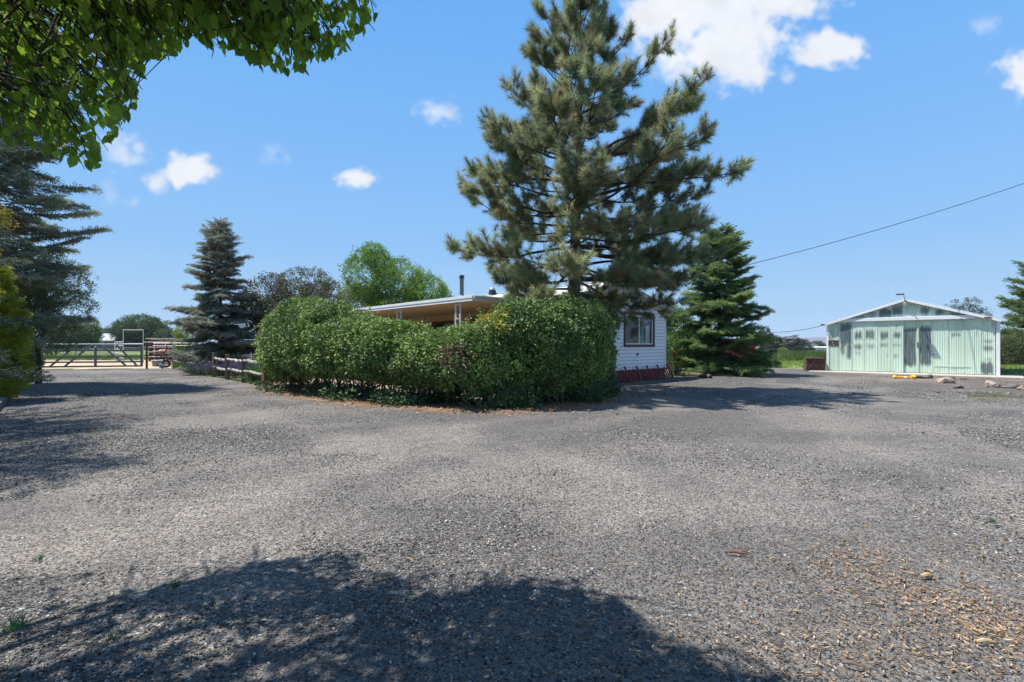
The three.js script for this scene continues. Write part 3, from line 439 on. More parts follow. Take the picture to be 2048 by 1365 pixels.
// ---------------------------------------------------------------- the pale green shed
{
  const L = onGround(1655, 742), Rr = onGround(1999, 752.5), wv = Rr.clone().sub(L), SW = wv.length(), turn = Math.atan2(-wv.z, wv.x);
  const shed = thing('corrugated_shed', 'pale green corrugated metal shed with white trim and sliding doors', 'shed', [L.x, 0, L.z], turn);
  const u = wv.clone().normalize(), sx = (px) => { const q = (px - 1024) / F; return (L.x + q * L.z) / (-q * u.z - u.x); };   // wall x under a photo column
  const z8 = (zx) => sx(1600 + zx * 0.21875), EAVE = 2.68, PEAK = 3.84, DEPTH = 9, roofY = (x) => lerp(EAVE, PEAK, 1 - Math.abs(x - SW / 2) / (SW / 2));
  // weathering of the paint: grey bare patches with their own outlines, as on the photograph (facade coordinates in metres)
  const CW = 1420, CH = 800, cv = document.createElement('canvas'); cv.width = CW; cv.height = CH; const cx = cv.getContext('2d'), img = cx.createImageData(CW, CH), sm = [];
  const zoomY = (zy, zx) => { const x = z8(zx), d = -(L.z + u.z * x); return EYE + (HORIZON - (560 + zy * 0.2187)) / F * d; };
  const stain = (x0, x1, y0, y1, s) => sm.push([z8(x0), z8(x1), zoomY(y1, (x0 + x1) / 2), zoomY(y0, (x0 + x1) / 2), s]);
  [[365, 478, 392, 600, 1], [368, 420, 560, 690, 0.75], [425, 476, 580, 735, 0.95], [495, 580, 470, 555, 0.8], [495, 578, 585, 640, 0.72], [505, 570, 655, 685, 0.4], [600, 690, 450, 550, 0.8], [605, 690, 580, 635, 0.5], [730, 815, 470, 550, 0.8], [730, 815, 575, 620, 0.6], [790, 818, 670, 705, 0.4], [850, 935, 475, 540, 0.75], [850, 930, 580, 615, 0.6], [865, 905, 410, 450, 0.35], [850, 905, 670, 720, 0.55], [955, 1068, 435, 800, 1], [1092, 1203, 420, 790, 1], [1375, 1475, 480, 525, 0.75], [1255, 1330, 815, 835, 0.5], [1370, 1440, 815, 835, 0.35], [1605, 1635, 420, 520, 0.6], [1670, 1780, 545, 580, 0.6], [1672, 1770, 600, 655, 0.75], [1655, 1775, 750, 875, 0.95], [1680, 1770, 720, 745, 0.5], [1750, 1785, 365, 440, 0.55], [1665, 1680, 365, 520, 0.3],
    [275, 320, 450, 545, 0.3], [720, 840, 262, 340, 0.95], [840, 945, 225, 330, 0.85], [500, 600, 325, 348, 0.6], [615, 700, 280, 345, 0.5], [1100, 1190, 240, 325, 0.75], [1235, 1330, 265, 330, 0.85], [1370, 1520, 295, 328, 0.7], [990, 1060, 215, 250, 0.3]].forEach((a) => stain(...a));
  for (let j = 0; j < CH; j++) for (let i = 0; i < CW; i++) {
    const x = i / CW * 7.1, y = (1 - j / CH) * 4; let m = 0;
    for (const [a, b, c, d, s] of sm) { if (x < a - 0.05 || x > b + 0.05 || y < c - 0.2 || y > d + 0.2) continue; const e = Math.min(x - a + 0.03, b - x + 0.03) / 0.11 + 0.5 * fbm(x * 9, y * 3, 4, 2), f = Math.min(y - c + 0.05, d - y + 0.05) / 0.2 + 0.7 * fbm(x * 16, y * 2.6, 7, 2); if (e > 0 && f > 0) m = Math.max(m, s * Math.min(1, e) * Math.min(1, f)); }
    m *= 0.95 + 0.5 * smooth(-0.1, 0.2, Math.sin(x * 6.28318 / 0.066)) * 0.6 + 0.35 * fbm(x * 12, y * 2, 2, 3); m = clamp(m);
    const n = 1 + 0.1 * fbm(x * 3, y * 1.2, 5, 4) + 0.05 * fbm(x * 30, y * 8, 6, 2), fade = 0.05 * noise3(Math.floor(x / 0.61), 1, 3), o = (j * CW + i) * 4;
    const g = [0.57 + fade, 0.715 + fade, 0.585 + fade].map((q) => q * n), st = [0.085, 0.11, 0.13]; for (let k = 0; k < 3; k++) { const v = lerp(g[k], st[k], 0.95 * m); img.data[o + k] = 255 * clamp(v <= 0.0031308 ? 12.92 * v : 1.055 * Math.pow(v, 1 / 2.4) - 0.055); } img.data[o + 3] = 255;
  }
  cx.putImageData(img, 0, 0); const facade = new THREE.CanvasTexture(cv); facade.colorSpace = THREE.SRGBColorSpace;
  const green = std(0xffffff, 0.42, { map: facade, side: THREE.DoubleSide }), white = std(lin(0.8, 0.82, 0.84), 0.5, { map: paintTex }), plainGreen = std(lin(0.54, 0.69, 0.56), 0.45, { map: paintTex }), dark = std(lin(0.03, 0.032, 0.035), 0.6), galv = std(lin(0.45, 0.47, 0.5), 0.45, { metalness: 0.7 });
  const sheet = (x0, x1, yb, yt, z) => {                     // one corrugated sheet; yt may follow the roof
    const n = Math.max(8, Math.round((x1 - x0) / 0.066) * 6), pos = [], uv = [], idx = [];
    for (let i = 0; i <= n; i++) { const x = lerp(x0, x1, i / n), dz = 0.0085 * Math.sin(x * 6.28318 / 0.066), t = typeof yt === 'function' ? yt(x) : yt; for (const y of [yb, t]) { pos.push(x, y, z + dz); uv.push(x / 7.1, y / 4); } if (i) { const a = (i - 1) * 2; idx.push(a, a + 2, a + 1, a + 1, a + 2, a + 3); } }
    const g = new THREE.BufferGeometry(); g.setAttribute('position', new THREE.Float32BufferAttribute(pos, 3)); g.setAttribute('uv', new THREE.Float32BufferAttribute(uv, 2)); g.setIndex(idx); g.computeVertexNormals(); return g;
  };
  const low = 0.05, front = part('front_frame', merge([box(SW - 0.1, 0.06, 0.05, SW / 2, 0.09, -0.09), box(SW - 0.1, 0.06, 0.05, SW / 2, 1.4, -0.09), box(SW - 0.1, 0.06, 0.05, SW / 2, 2.6, -0.09)]), galv, shed);
  const wallCuts = [268, 362], rightCuts = [1600, 1660, 1722, 1792];
  const run = (cuts, yb, yt, z, parent, gap = 0.004) => { for (let i = 1; i < cuts.length; i++) part('panel', sheet(z8(cuts[i - 1]) + gap, z8(cuts[i]) - gap, yb, yt, z + (i % 2) * 0.006), green, parent); };
  run(wallCuts, low, (x) => roofY(x) - 0.05, 0, front); run(rightCuts, low, (x) => roofY(x) - 0.05, 0, front);
  const upper = []; for (let q = 362; q <= 1600; q += 103.2) upper.push(q); run(upper, 2.74, (x) => Math.max(2.76, roofY(x) - 0.05), 0, front);
  const doorL = part('sliding_door', box(z8(952) - z8(362), 0.05, 0.03, (z8(952) + z8(362)) / 2, 2.72, 0.03), plainGreen, shed), doorR = part('sliding_door', box(z8(1600) - z8(958), 0.05, 0.03, (z8(1600) + z8(958)) / 2, 2.72, -0.045), plainGreen, shed);
  run([362, 480, 592, 706, 830, 952], low, 2.78, 0.055, doorL); run([950, 1075, 1213, 1355, 1500, 1600], low, 2.78, -0.02, doorR);
  for (const q of [1213, 1355, 1500]) part('seam', box(0.018, 2.6, 0.012, z8(q), 1.38, 0.0), plainGreen, doorR);
  part('stile', box(0.075, 2.66, 0.02, z8(1080), 1.38, 0.01), plainGreen, doorR); part('kick_rail', box(z8(1648) - z8(1240) - 0.3, 0.045, 0.012, (z8(1600) + z8(1240)) / 2 - 0.1, 0.42, 0.004), plainGreen, doorR);
  for (const q of [478, 592, 706, 830]) part('seam', box(0.014, 2.66, 0.008, z8(q), 1.38, 0.07), plainGreen, doorL);
  part('handle', box(0.04, 0.26, 0.05, z8(1078), 1.5, 0.045, 0.01), dark, doorR); part('latch', box(0.05, 0.05, 0.03, z8(1224), 1.0, 0.015, 0.01), dark, doorR);
  // door track cover, corner posts, rake boards, roof
  const track = part('track_cover', box(z8(1602) - z8(352), 0.17, 0.05, (z8(1602) + z8(352)) / 2, 2.87, 0.125, 0.012), white, shed); part('track_cap', box(z8(1602) - z8(352), 0.02, 0.14, (z8(1602) + z8(352)) / 2, 2.966, 0.075, 0.004), white, track);
  part('corner_post', box(0.12, EAVE - 0.03, 0.12, 0.03, EAVE / 2, -0.02, 0.012), white, shed); part('corner_post', box(0.14, EAVE - 0.03, 0.12, SW - 0.03, EAVE / 2, -0.02, 0.012), white, shed);
  const roofMat = std(lin(0.7, 0.72, 0.74), 0.4, { metalness: 0.3 });
  const roof = part('roof', bar(V(SW / 2, PEAK + 0.07, -DEPTH / 2 + 0.1), V(SW + 0.12, EAVE + 0.03, -DEPTH / 2 + 0.1), DEPTH + 0.15, 0.03), roofMat, shed); part('roof_slope', bar(V(SW / 2, PEAK + 0.07, -DEPTH / 2 + 0.1), V(-0.12, EAVE + 0.03, -DEPTH / 2 + 0.1), DEPTH + 0.15, 0.03), roofMat, roof);
  for (const s of [[-0.09, -1], [SW + 0.09, 1]]) part('rake_board', bar(V(SW / 2 - s[1] * 0.005, PEAK + 0.01, 0.19), V(s[0], EAVE - 0.04, 0.19), 0.04, 0.1, V(0, 1, 0), 0.01), white, roof);
  part('side_wall', box(0.05, EAVE - 0.05, DEPTH - 0.1, 0.03, EAVE / 2, -DEPTH / 2 - 0.05), plainGreen, shed); part('side_wall', box(0.05, EAVE - 0.05, DEPTH - 0.1, SW - 0.03, EAVE / 2, -DEPTH / 2 - 0.05), plainGreen, shed); part('back_wall', box(SW - 0.1, EAVE, 0.05, SW / 2, EAVE / 2, -DEPTH + 0.05), plainGreen, shed);
  // gutter ends and bracket on the eaves
  part('insulator', box(0.2, 0.07, 0.12, -0.2, EAVE - 0.02, 0.1, 0.015), dark, shed); part('bracket', box(0.26, 0.07, 0.03, z8(1718), roofY(z8(1718)) + 0.0, 0.225, 0.01), std(lin(0.13, 0.07, 0.05), 0.9), shed);
  // lamp on an arm above the gable
  const lamp = thing('gable_lamp', 'dark flat yard lamp on an arm above the shed gable', 'lamp', [L.x, 0, L.z], turn), mx = SW / 2;
  part('arm', tube([V(mx, PEAK - 0.2, 0.21), V(mx, PEAK + 0.12, 0.26), V(mx - 0.03, PEAK + 0.25, 0.5), V(mx - 0.08, PEAK + 0.27, 0.75)], 0.024, 8), galv, lamp); part('mount', box(0.14, 0.16, 0.05, mx, PEAK - 0.2, 0.235, 0.01), galv, lamp);
  part('head', box(0.34, 0.055, 0.2, mx - 0.14, PEAK + 0.28, 0.82, 0.02), dark, lamp); part('lens', box(0.26, 0.02, 0.15, mx - 0.14, PEAK + 0.243, 0.82, 0.005), std(lin(0.5, 0.5, 0.48), 0.3), lamp);
  // notice plate
  const pc = document.createElement('canvas'); pc.width = 256; pc.height = 140; const p2 = pc.getContext('2d'); p2.fillStyle = '#3f3236'; p2.fillRect(0, 0, 256, 140); const rr = rng(3); for (let i = 0; i < 60; i++) { p2.fillStyle = ['#2c2226', '#5b4145', '#46525e', '#6a3f3c'][i % 4]; p2.fillRect(rr() * 256, rr() * 140, 8 + rr() * 30, 6 + rr() * 18); } p2.fillStyle = '#b9bcc0'; p2.fillRect(92, 30, 12, 46); p2.fillRect(100, 112, 60, 6); p2.fillRect(20, 116, 40, 5);
  const pt = new THREE.CanvasTexture(pc); pt.colorSpace = THREE.SRGBColorSpace; const plate = thing('notice_plate', 'small dark weathered notice plate on the pale green shed wall', 'sign', [L.x, 0, L.z], turn);
  part('plate', box(0.56, 0.31, 0.012, (z8(270) + z8(352)) / 2, 1.6, 0.03), dark, plate); part('print', new THREE.PlaneGeometry(0.53, 0.28).translate((z8(270) + z8(352)) / 2, 1.6, 0.0405), std(0xffffff, 0.6, { map: pt }), plate);
  // concrete apron
  const ap = structure('concrete_apron', box(SW + 1.4, 0.16, 1.9, SW / 2 + 0.1, -0.05, 0.72, 0.02), std(lin(0.42, 0.37, 0.31), 0.95, { map: mottleTex, bumpMap: mottleTex, bumpScale: 0.01 }), 'worn concrete slab in front of the shed'); ap.position.copy(L); ap.rotation.y = turn;
  const fl = structure('shed_floor', box(SW - 0.1, 0.1, DEPTH - 0.3, SW / 2, -0.01, -DEPTH / 2 - 0.1), std(lin(0.3, 0.28, 0.26), 1), 'concrete floor inside the shed'); fl.position.copy(L); fl.rotation.y = turn;
}

// ---------------------------------------------------------------- trees and shrubs
const barkMat = (r, g, b) => std(lin(r, g, b), 1, { map: barkTex, bumpMap: barkTex, bumpScale: 0.02 });
const needleMat = leafMat({ transmission: 0.45, roughness: 0.95 }), broadMat = leafMat({ transmission: 0.42 }), glossMat = leafMat({ transmission: 0.25, roughness: 0.66, specularIntensity: 0.8 });
const tufts = [1, 2, 3].map((s) => needleTuft(s, 110, 0.22, 0.011, 0.22)), sprays = [1, 2, 3].map((s) => spruceSpray(s, 0.42, 8, 0.055, 0.026));

function pine(pos, Hh) {
  const t = thing('pine_tree', 'tall long-needled pine with brown cones rising behind the hedge beside the white house', 'tree', pos), r = rng(21), bark = barkMat(0.085, 0.06, 0.048);
  const axis = (y) => V(0.09 * y / 6 + 0.1 * fbm(y * 0.25, 1, 1), y, 0.08 * fbm(y * 0.25, 5, 2)), pts = [], rad = [];
  for (let i = 0; i <= 26; i++) { const y = Hh * i / 26; pts.push(axis(y)); rad.push(Math.max(0.015, 0.235 * Math.pow(1 - y / Hh, 0.85) + 0.09 * Math.exp(-y * 3))); }
  part('trunk', tube(pts, rad, 12, 1.5), bark, t);
  const right = curveOf([[2, 2.6], [2.9, 4.3], [3.6, 4.4], [4.6, 3.9], [5.6, 4.3], [6.3, 5.0], [7.2, 4.7], [8.2, 3.7], [9.6, 2.9], [10.6, 1.9], [11.6, 1.0], [12.8, 0.3]]), left = curveOf([[2, 1.0], [3, 1.9], [3.7, 2.7], [4.4, 3.6], [5.3, 3.4], [6.5, 3.5], [7.6, 3.3], [8.6, 2.3], [9.8, 2.1], [10.7, 1.7], [11.6, 0.9], [12.8, 0.3]]), fore = curveOf([[2, 2.6], [4, 3.5], [7, 3.3], [9.5, 2.3], [11.5, 1.2], [12.8, 0.3]]);
  const items = [], cones = [], N = 110, BOUGHS = [[8, 4.3, 4.3, -0.06], [-28, 4.7, 4.6, -0.1], [38, 4.0, 2.7, -0.3], [62, 3.8, 2.3, -0.26], [-4, 5.3, 4.7, 0.0], [20, 3.5, 3.1, -0.08], [-55, 4.0, 3.6, -0.12], [28, 5.0, 3.7, -0.12], [-16, 3.6, 3.9, -0.02], [6, 6.2, 5.1, 0.14], [-14, 7.3, 4.0, 0.2], [24, 6.6, 3.8, 0.12], [176, 6.5, 3.5, 0.12], [186, 4.4, 3.75, -0.03], [200, 7.6, 2.9, 0.25]];   // last: low boughs that hang over the gable
  for (let k = 0; k < N + BOUGHS.length; k++) {
    const B = BOUGHS[k - N], f = B ? 0.2 : k / (N - 1), h0 = B ? B[1] : lerp(2.35, Hh - 0.35, Math.pow(f, 0.97)), az = B ? B[0] * Math.PI / 180 : k * 2.39996 + 0.4 * gauss(r), c = Math.cos(az), s = Math.sin(az), up = smooth(3, 11.5, h0);
    const hs = h0 + 0.6, side = c > 0 ? right(hs) : left(hs), L = B ? B[2] : Math.max(0.35, lerp(fore(hs), side, Math.abs(c) ** 1.3) * (k % 5 === 0 ? 0.98 : 0.58 + 0.38 * r()) * (1 - 0.08 * up)), sag = c > 0.1 && h0 < 5 ? 0.07 : 0, a = B ? B[3] : lerp(-0.12, 0.42, up) + 0.1 * gauss(r) - sag, b = B ? 0.02 : lerp(0.16, 0.42, up) - sag * 0.3, wig = gauss(r) * 0.25;
    if (!B) if (h0 < 3.1 && c > -0.1 && s > -0.5 || h0 < 4.7 && c > 0.2 && s > 0 && k % 3) continue;
    const o = axis(h0), lp = [], lr = [], n = 9, P = (q) => V(o.x + L * q * Math.cos(az + wig * q * q), h0 + L * (a * q + b * q * q) + 0.07 * L * fbm(q * 3, k, 1, 2), o.z + L * q * Math.sin(az + wig * q * q)), base = Math.min(0.075, 0.014 * L + 0.018 * (1 - f));
    for (let i = 0; i <= n; i++) { lp.push(P(i / n)); lr.push(lerp(base, 0.009, Math.pow(i / n, 0.7))); }
    const limb = [tube(lp, lr, 6, 1.5)];
    const tuft = (p, d, sc) => items.push({ p, d: d.normalize(), s: sc, c: tint(r, r() < 0.03 ? [0.3, 0.2, 0.1] : r() < 0.5 ? [0.345, 0.365, 0.2] : [0.225, 0.26, 0.14], 0.34, 0.07) });
    const steps = Math.max(4, Math.round(L / 0.134)), nn = Math.max(1, Math.round(L / 0.8)), nodes = [...Array(nn)].map((_, j) => lerp(0.42, 1, (j + 0.6 + 0.5 * (r() - 0.5)) / nn));
    for (let i = 0; i < 2 + L * 3; i++) { const p = P(0.08 + 0.5 * r()), d = randDir(r).add(V(0, -0.1, 0)).normalize(), w = 0.15 + 0.4 * r(), m = p.clone().addScaledVector(d, w * 0.5), e = m.clone().addScaledVector(d.add(randDir(r).multiplyScalar(0.7)).normalize(), w * 0.5); limb.push(tube([p, m, e], [0.007, 0.005, 0.003], 4, 1.5, false)); }
    for (let i = 0; i < steps; i++) {
      const q = clamp(nodes[i % nn] + 0.075 * gauss(r), 0.12, 1), p = P(q), tang = P(Math.min(1, q + 0.03)).sub(P(q - 0.03)).normalize(), sd = tang.clone().cross(UP).normalize().multiplyScalar((i % 2 ? 1 : -1)), tl = (0.28 + 0.75 * r()) * lerp(1.1, 0.45, q) * Math.min(1, 0.35 + L / 4);
      const d = tang.clone().multiplyScalar(0.7).add(sd.multiplyScalar(0.8)).add(V(0, 0.25 + 0.3 * up + 0.4 * gauss(r), 0)).normalize(), m = p.clone().addScaledVector(d, tl * 0.5).add(V(0, -0.05 * tl, 0)), e = p.clone().addScaledVector(d, tl).add(V(0, 0.14 * tl, 0));
      limb.push(tube([p, m, e], [0.011, 0.008, 0.005], 4, 1.5, false));
      const ed = e.clone().sub(m);
      tuft(e, ed.clone(), 0.8 + 0.65 * r()); if (r() < 0.9) tuft(m.clone().lerp(e, 0.45), ed.clone().add(randDir(r).multiplyScalar(0.3)), 0.85 + 0.3 * r());
      if (tl > 0.4) { const e2 = m.clone().addScaledVector(d.clone().add(randDir(r).multiplyScalar(0.8)).normalize(), tl * 0.45); limb.push(tube([m, e2], [0.007, 0.004], 4, 1, false)); tuft(e2, e2.clone().sub(m), 0.85 + 0.3 * r()); }
      if (tl > 0.65 && r() < 0.7) { const e3 = p.clone().lerp(m, 0.8).addScaledVector(d.clone().add(randDir(r)).normalize(), tl * 0.4); limb.push(tube([p.clone().lerp(m, 0.8), e3], [0.007, 0.004], 4, 1, false)); tuft(e3, e3.clone().sub(p), 0.85 + 0.3 * r()); }
      if (r() < 0.05) cones.push([e.clone().addScaledVector(d, -0.02), d.clone()]);
    }
    const tip = lp[n], td = tip.clone().sub(lp[n - 1]).normalize(); tuft(tip, td.clone(), 1.15); tuft(P(0.93), td.clone(), 1.0); if (r() < 0.3) cones.push([tip.clone(), td.clone()]);
    part('limb', merge(limb), bark, t);
  }
  // low bough hanging in front of the gable
  { const b = new THREE.CatmullRomCurve3([axis(3.5), V(0.5, 3.2, 0.5), V(0.95, 2.75, 1.0), V(1.12, 2.3, 1.25)]), lb = [tube(b.getPoints(12), [...Array(13)].map((_, i) => lerp(0.045, 0.01, i / 12)), 6, 1.5)];
    for (let i = 0; i < 34; i++) { const q = 0.35 + 0.65 * r(), p = b.getPoint(q), d = b.getTangent(q).add(randDir(r).multiplyScalar(1.3)).normalize(), e = p.clone().addScaledVector(d, 0.16 + 0.3 * r()); lb.push(tube([p, e], [0.008, 0.005], 4, 1.5, false)); items.push({ p: e, d, s: 0.95 + 0.3 * r(), c: tint(r, [0.235, 0.255, 0.11], 0.3, 0.06) }); if (i % 7 === 0) cones.unshift([e, d]); }
    part('limb', merge(lb), bark, t); }
  for (let i = 0; i < 8; i++) items.push({ p: axis(Hh - 0.1 * i), d: V(0.3 * gauss(r), 1, 0.3 * gauss(r)).normalize(), s: 1, c: tint(r, [0.085, 0.112, 0.052], 0.3) });
  scatter('needles', tufts, needleMat, items, t, 5);
  const coneGeo = (() => { const p = []; for (let i = 0; i <= 10; i++) p.push(new THREE.Vector2(0.052 * Math.sin(Math.PI * Math.pow(i / 10, 0.75)) * (i % 2 ? 1.12 : 0.9) + 0.003, i / 10 * 0.13)); return new THREE.LatheGeometry(p, 12); })(), coneMat = std(lin(0.16, 0.07, 0.045), 0.9);
  const cr = rng(2); for (const [p, d] of cones.slice(0, 46)) { const m = part('cone', coneGeo, coneMat, t); m.position.copy(p); m.quaternion.setFromUnitVectors(UP, d.clone().add(V(0, -0.4, 0)).normalize()); m.scale.setScalar(0.9 + 0.4 * cr()); }
}
function spruce(name, label, pos, Hh, Rr, { seed = 1, low = 0.25, col = [0.075, 0.115, 0.095], tip = [0.12, 0.165, 0.14], group, cones = 0, power = 0.85, lopsided = 0, dens = 1, tube5 = 5, ragged = 0.2, sc = 1, droop = 0.25, jit = 0.18 } = {}) {
  const t = thing(name, label, 'tree', pos, 0, group), r = rng(seed), bark = barkMat(0.09, 0.07, 0.058), items = [], cn = [], pts = [], rad = [];
  for (let i = 0; i <= 14; i++) { const y = Hh * i / 14; pts.push(V(0.06 * fbm(y * 0.3, seed, 1), y, 0.06 * fbm(y * 0.3, seed, 7))); rad.push(Math.max(0.012, Hh * 0.017 * (1 - y / Hh) + 0.05 * Math.exp(-y * 3))); }
  part('trunk', tube(pts, rad, 9, 1.5), bark, t);
  const N = Math.round(Hh * 15 * dens), wood = [];
  for (let k = 0; k < N; k++) {
    const f = Math.pow(k / N, 0.92), h0 = lerp(low, Hh * 0.985, f), az = k * 2.39996 + 0.3 * gauss(r), L = Math.max(0.12, Rr * Math.pow(1 - h0 / Hh, power) * (1 - ragged + 2 * ragged * r()) * (1 + lopsided * Math.cos(az)) * (0.85 + 0.3 * fbm(h0 * 1.1, az, seed))), dr = lerp(-droop, 0.5, smooth(0.35, 1, h0 / Hh)) + jit * clamp(gauss(r), -1.4, 1.4), b = lerp(0.22, 0.1, f);
    const P = (q) => V(L * q * Math.cos(az), h0 + L * (dr * q + b * q * q), L * q * Math.sin(az));
    wood.push(tube([P(0), P(0.35), P(0.7), P(0.97)], [0.012 + 0.006 * L, 0.01 + 0.004 * L, 0.009, 0.005], tube5, 1.5, false));
    const n = Math.max(3, Math.round(L * 15 * dens));
    for (let i = 0; i < n; i++) {
      const q = lerp(0.18, 1, Math.pow((i + r()) / n, 0.8)), p = P(q), tang = P(Math.min(1.02, q + 0.04)).sub(P(q - 0.04)).normalize(), sd = tang.clone().cross(UP).normalize().multiplyScalar(i % 2 ? 1 : -1), wide = L * 0.3 * (1.05 - q) * r();
      const d = tang.clone().multiplyScalar(0.9).add(sd.clone().multiplyScalar(q > 0.93 ? 0.1 : 0.75)).add(V(0, -0.15 - 0.25 * r(), 0)).normalize(), at2 = p.clone().addScaledVector(sd, wide);
      const fresh = Math.pow(q, 2) * r();
      items.push({ p: at2, d, s: sc * lerp(0.8, 1.35, r()) * Math.min(1, 0.55 + L * 0.6), c: tint(r, [0, 1, 2].map((j) => lerp(col[j], tip[j], fresh)), 0.28, 0.05), t: Math.atan2(d.x, d.z) + 0.5 * gauss(r) });
      if (cones && h0 / Hh > 0.55 && r() < cones) cn.push({ p: at2.clone().add(V(0, -0.1, 0)), d: V(0.2 * gauss(r), -1, 0.2 * gauss(r)).normalize(), s: 0.8 + 0.5 * r(), c: tint(r, [0.26, 0.12, 0.06], 0.3) });
    }
  }
  part('branch', merge(wood), bark, t); scatter('needles', sprays, needleMat, items, t, seed);
  if (cn.length) scatter('cones', [new THREE.SphereGeometry(1, 7, 6).scale(0.04, 0.085, 0.04)], std(0xffffff, 0.9), cn, t, 3);
  return t;
}
// broad-leaved tree: trunk and limbs running into lobes filled with leaf clumps
const clumps = [1, 2, 3].map((s) => leafClump(s, 16, 0.2, 0.105, 0.062));
function leafy(name, label, pos, lobes, { seed = 1, col = [0.07, 0.135, 0.03], col2 = [0.11, 0.19, 0.04], dens = 1, sc = 1, group, bark = [0.09, 0.075, 0.06], geos = clumps, trunk = 0.14, hollow = 0.35, mat = broadMat, category = 'tree', leafKeep } = {}) {
  const t = thing(name, label, category, pos, 0, group), r = rng(seed), wood = [], items = [], bm = barkMat(...bark), hub = V(0, Math.min(...lobes.map((l) => l[1] - l[4] * 0.6)) * 0.8, 0);
  hub.y = Math.max(hub.y, 0.3);
  const tr = part('trunk', tube([V(0, -0.05, 0), V(0.03, hub.y * 0.5, 0.02), hub], [trunk * 1.25, trunk, trunk * 0.85], 9, 1.5), bm, t);
  for (const [x, y, z, rx, ry, rz] of lobes) {
    const c = V(x, y, z), m = hub.clone().lerp(c, 0.5).add(V(0.1 * gauss(r), 0.2, 0.1 * gauss(r)));
    wood.push(tube([hub, m, c], [trunk * 0.6, trunk * 0.4, trunk * 0.2], 6, 1.5, false));
    for (let i = 0; i < 7; i++) { const d = randDir(r), e = c.clone().add(V(d.x * rx * 0.85, d.y * ry * 0.85, d.z * rz * 0.85)), b = m.clone().lerp(c, 0.3 + 0.7 * r()); wood.push(tube([b, b.clone().lerp(e, 0.5).add(V(0, 0.1 * ry, 0)), e], [trunk * 0.18, trunk * 0.11, 0.008], 5, 1.5, false)); }
    const area = 4.2 * (rx * ry + ry * rz + rx * rz), n = Math.round(area * 26 * dens / (sc * sc));
    for (let i = 0; i < n; i++) {
      const d = randDir(r), bump = 1 + 0.3 * fbm(d.x * 2.2 + seed, d.y * 2.2 + x, d.z * 2.2 + z, 3), q = (r() < hollow ? 0.45 + 0.5 * r() : 0.86 + 0.16 * r()) * bump, p = V(x + d.x * rx * q, y + d.y * ry * q, z + d.z * rz * q);
      if (noise3(p.x * 1.1 + seed, p.y * 1.1, p.z * 1.1) < -0.42 || (leafKeep && !leafKeep(p))) continue;
      const k = clamp(0.5 + 0.5 * fbm(p.x * 0.9, p.y * 0.9 + seed, p.z * 0.9, 3) + 0.25 * gauss(r));
      items.push({ p, d: d.clone().add(randDir(r).multiplyScalar(0.6)).normalize(), s: sc * (0.75 + 0.5 * r()), c: tint(r, [0, 1, 2].map((j) => lerp(col[j], col2[j], k)), 0.22, 0.06) });
    }
  }
  part('limb', merge(wood), bm, tr); scatter('foliage', geos, mat, items, t, seed); return t;
}

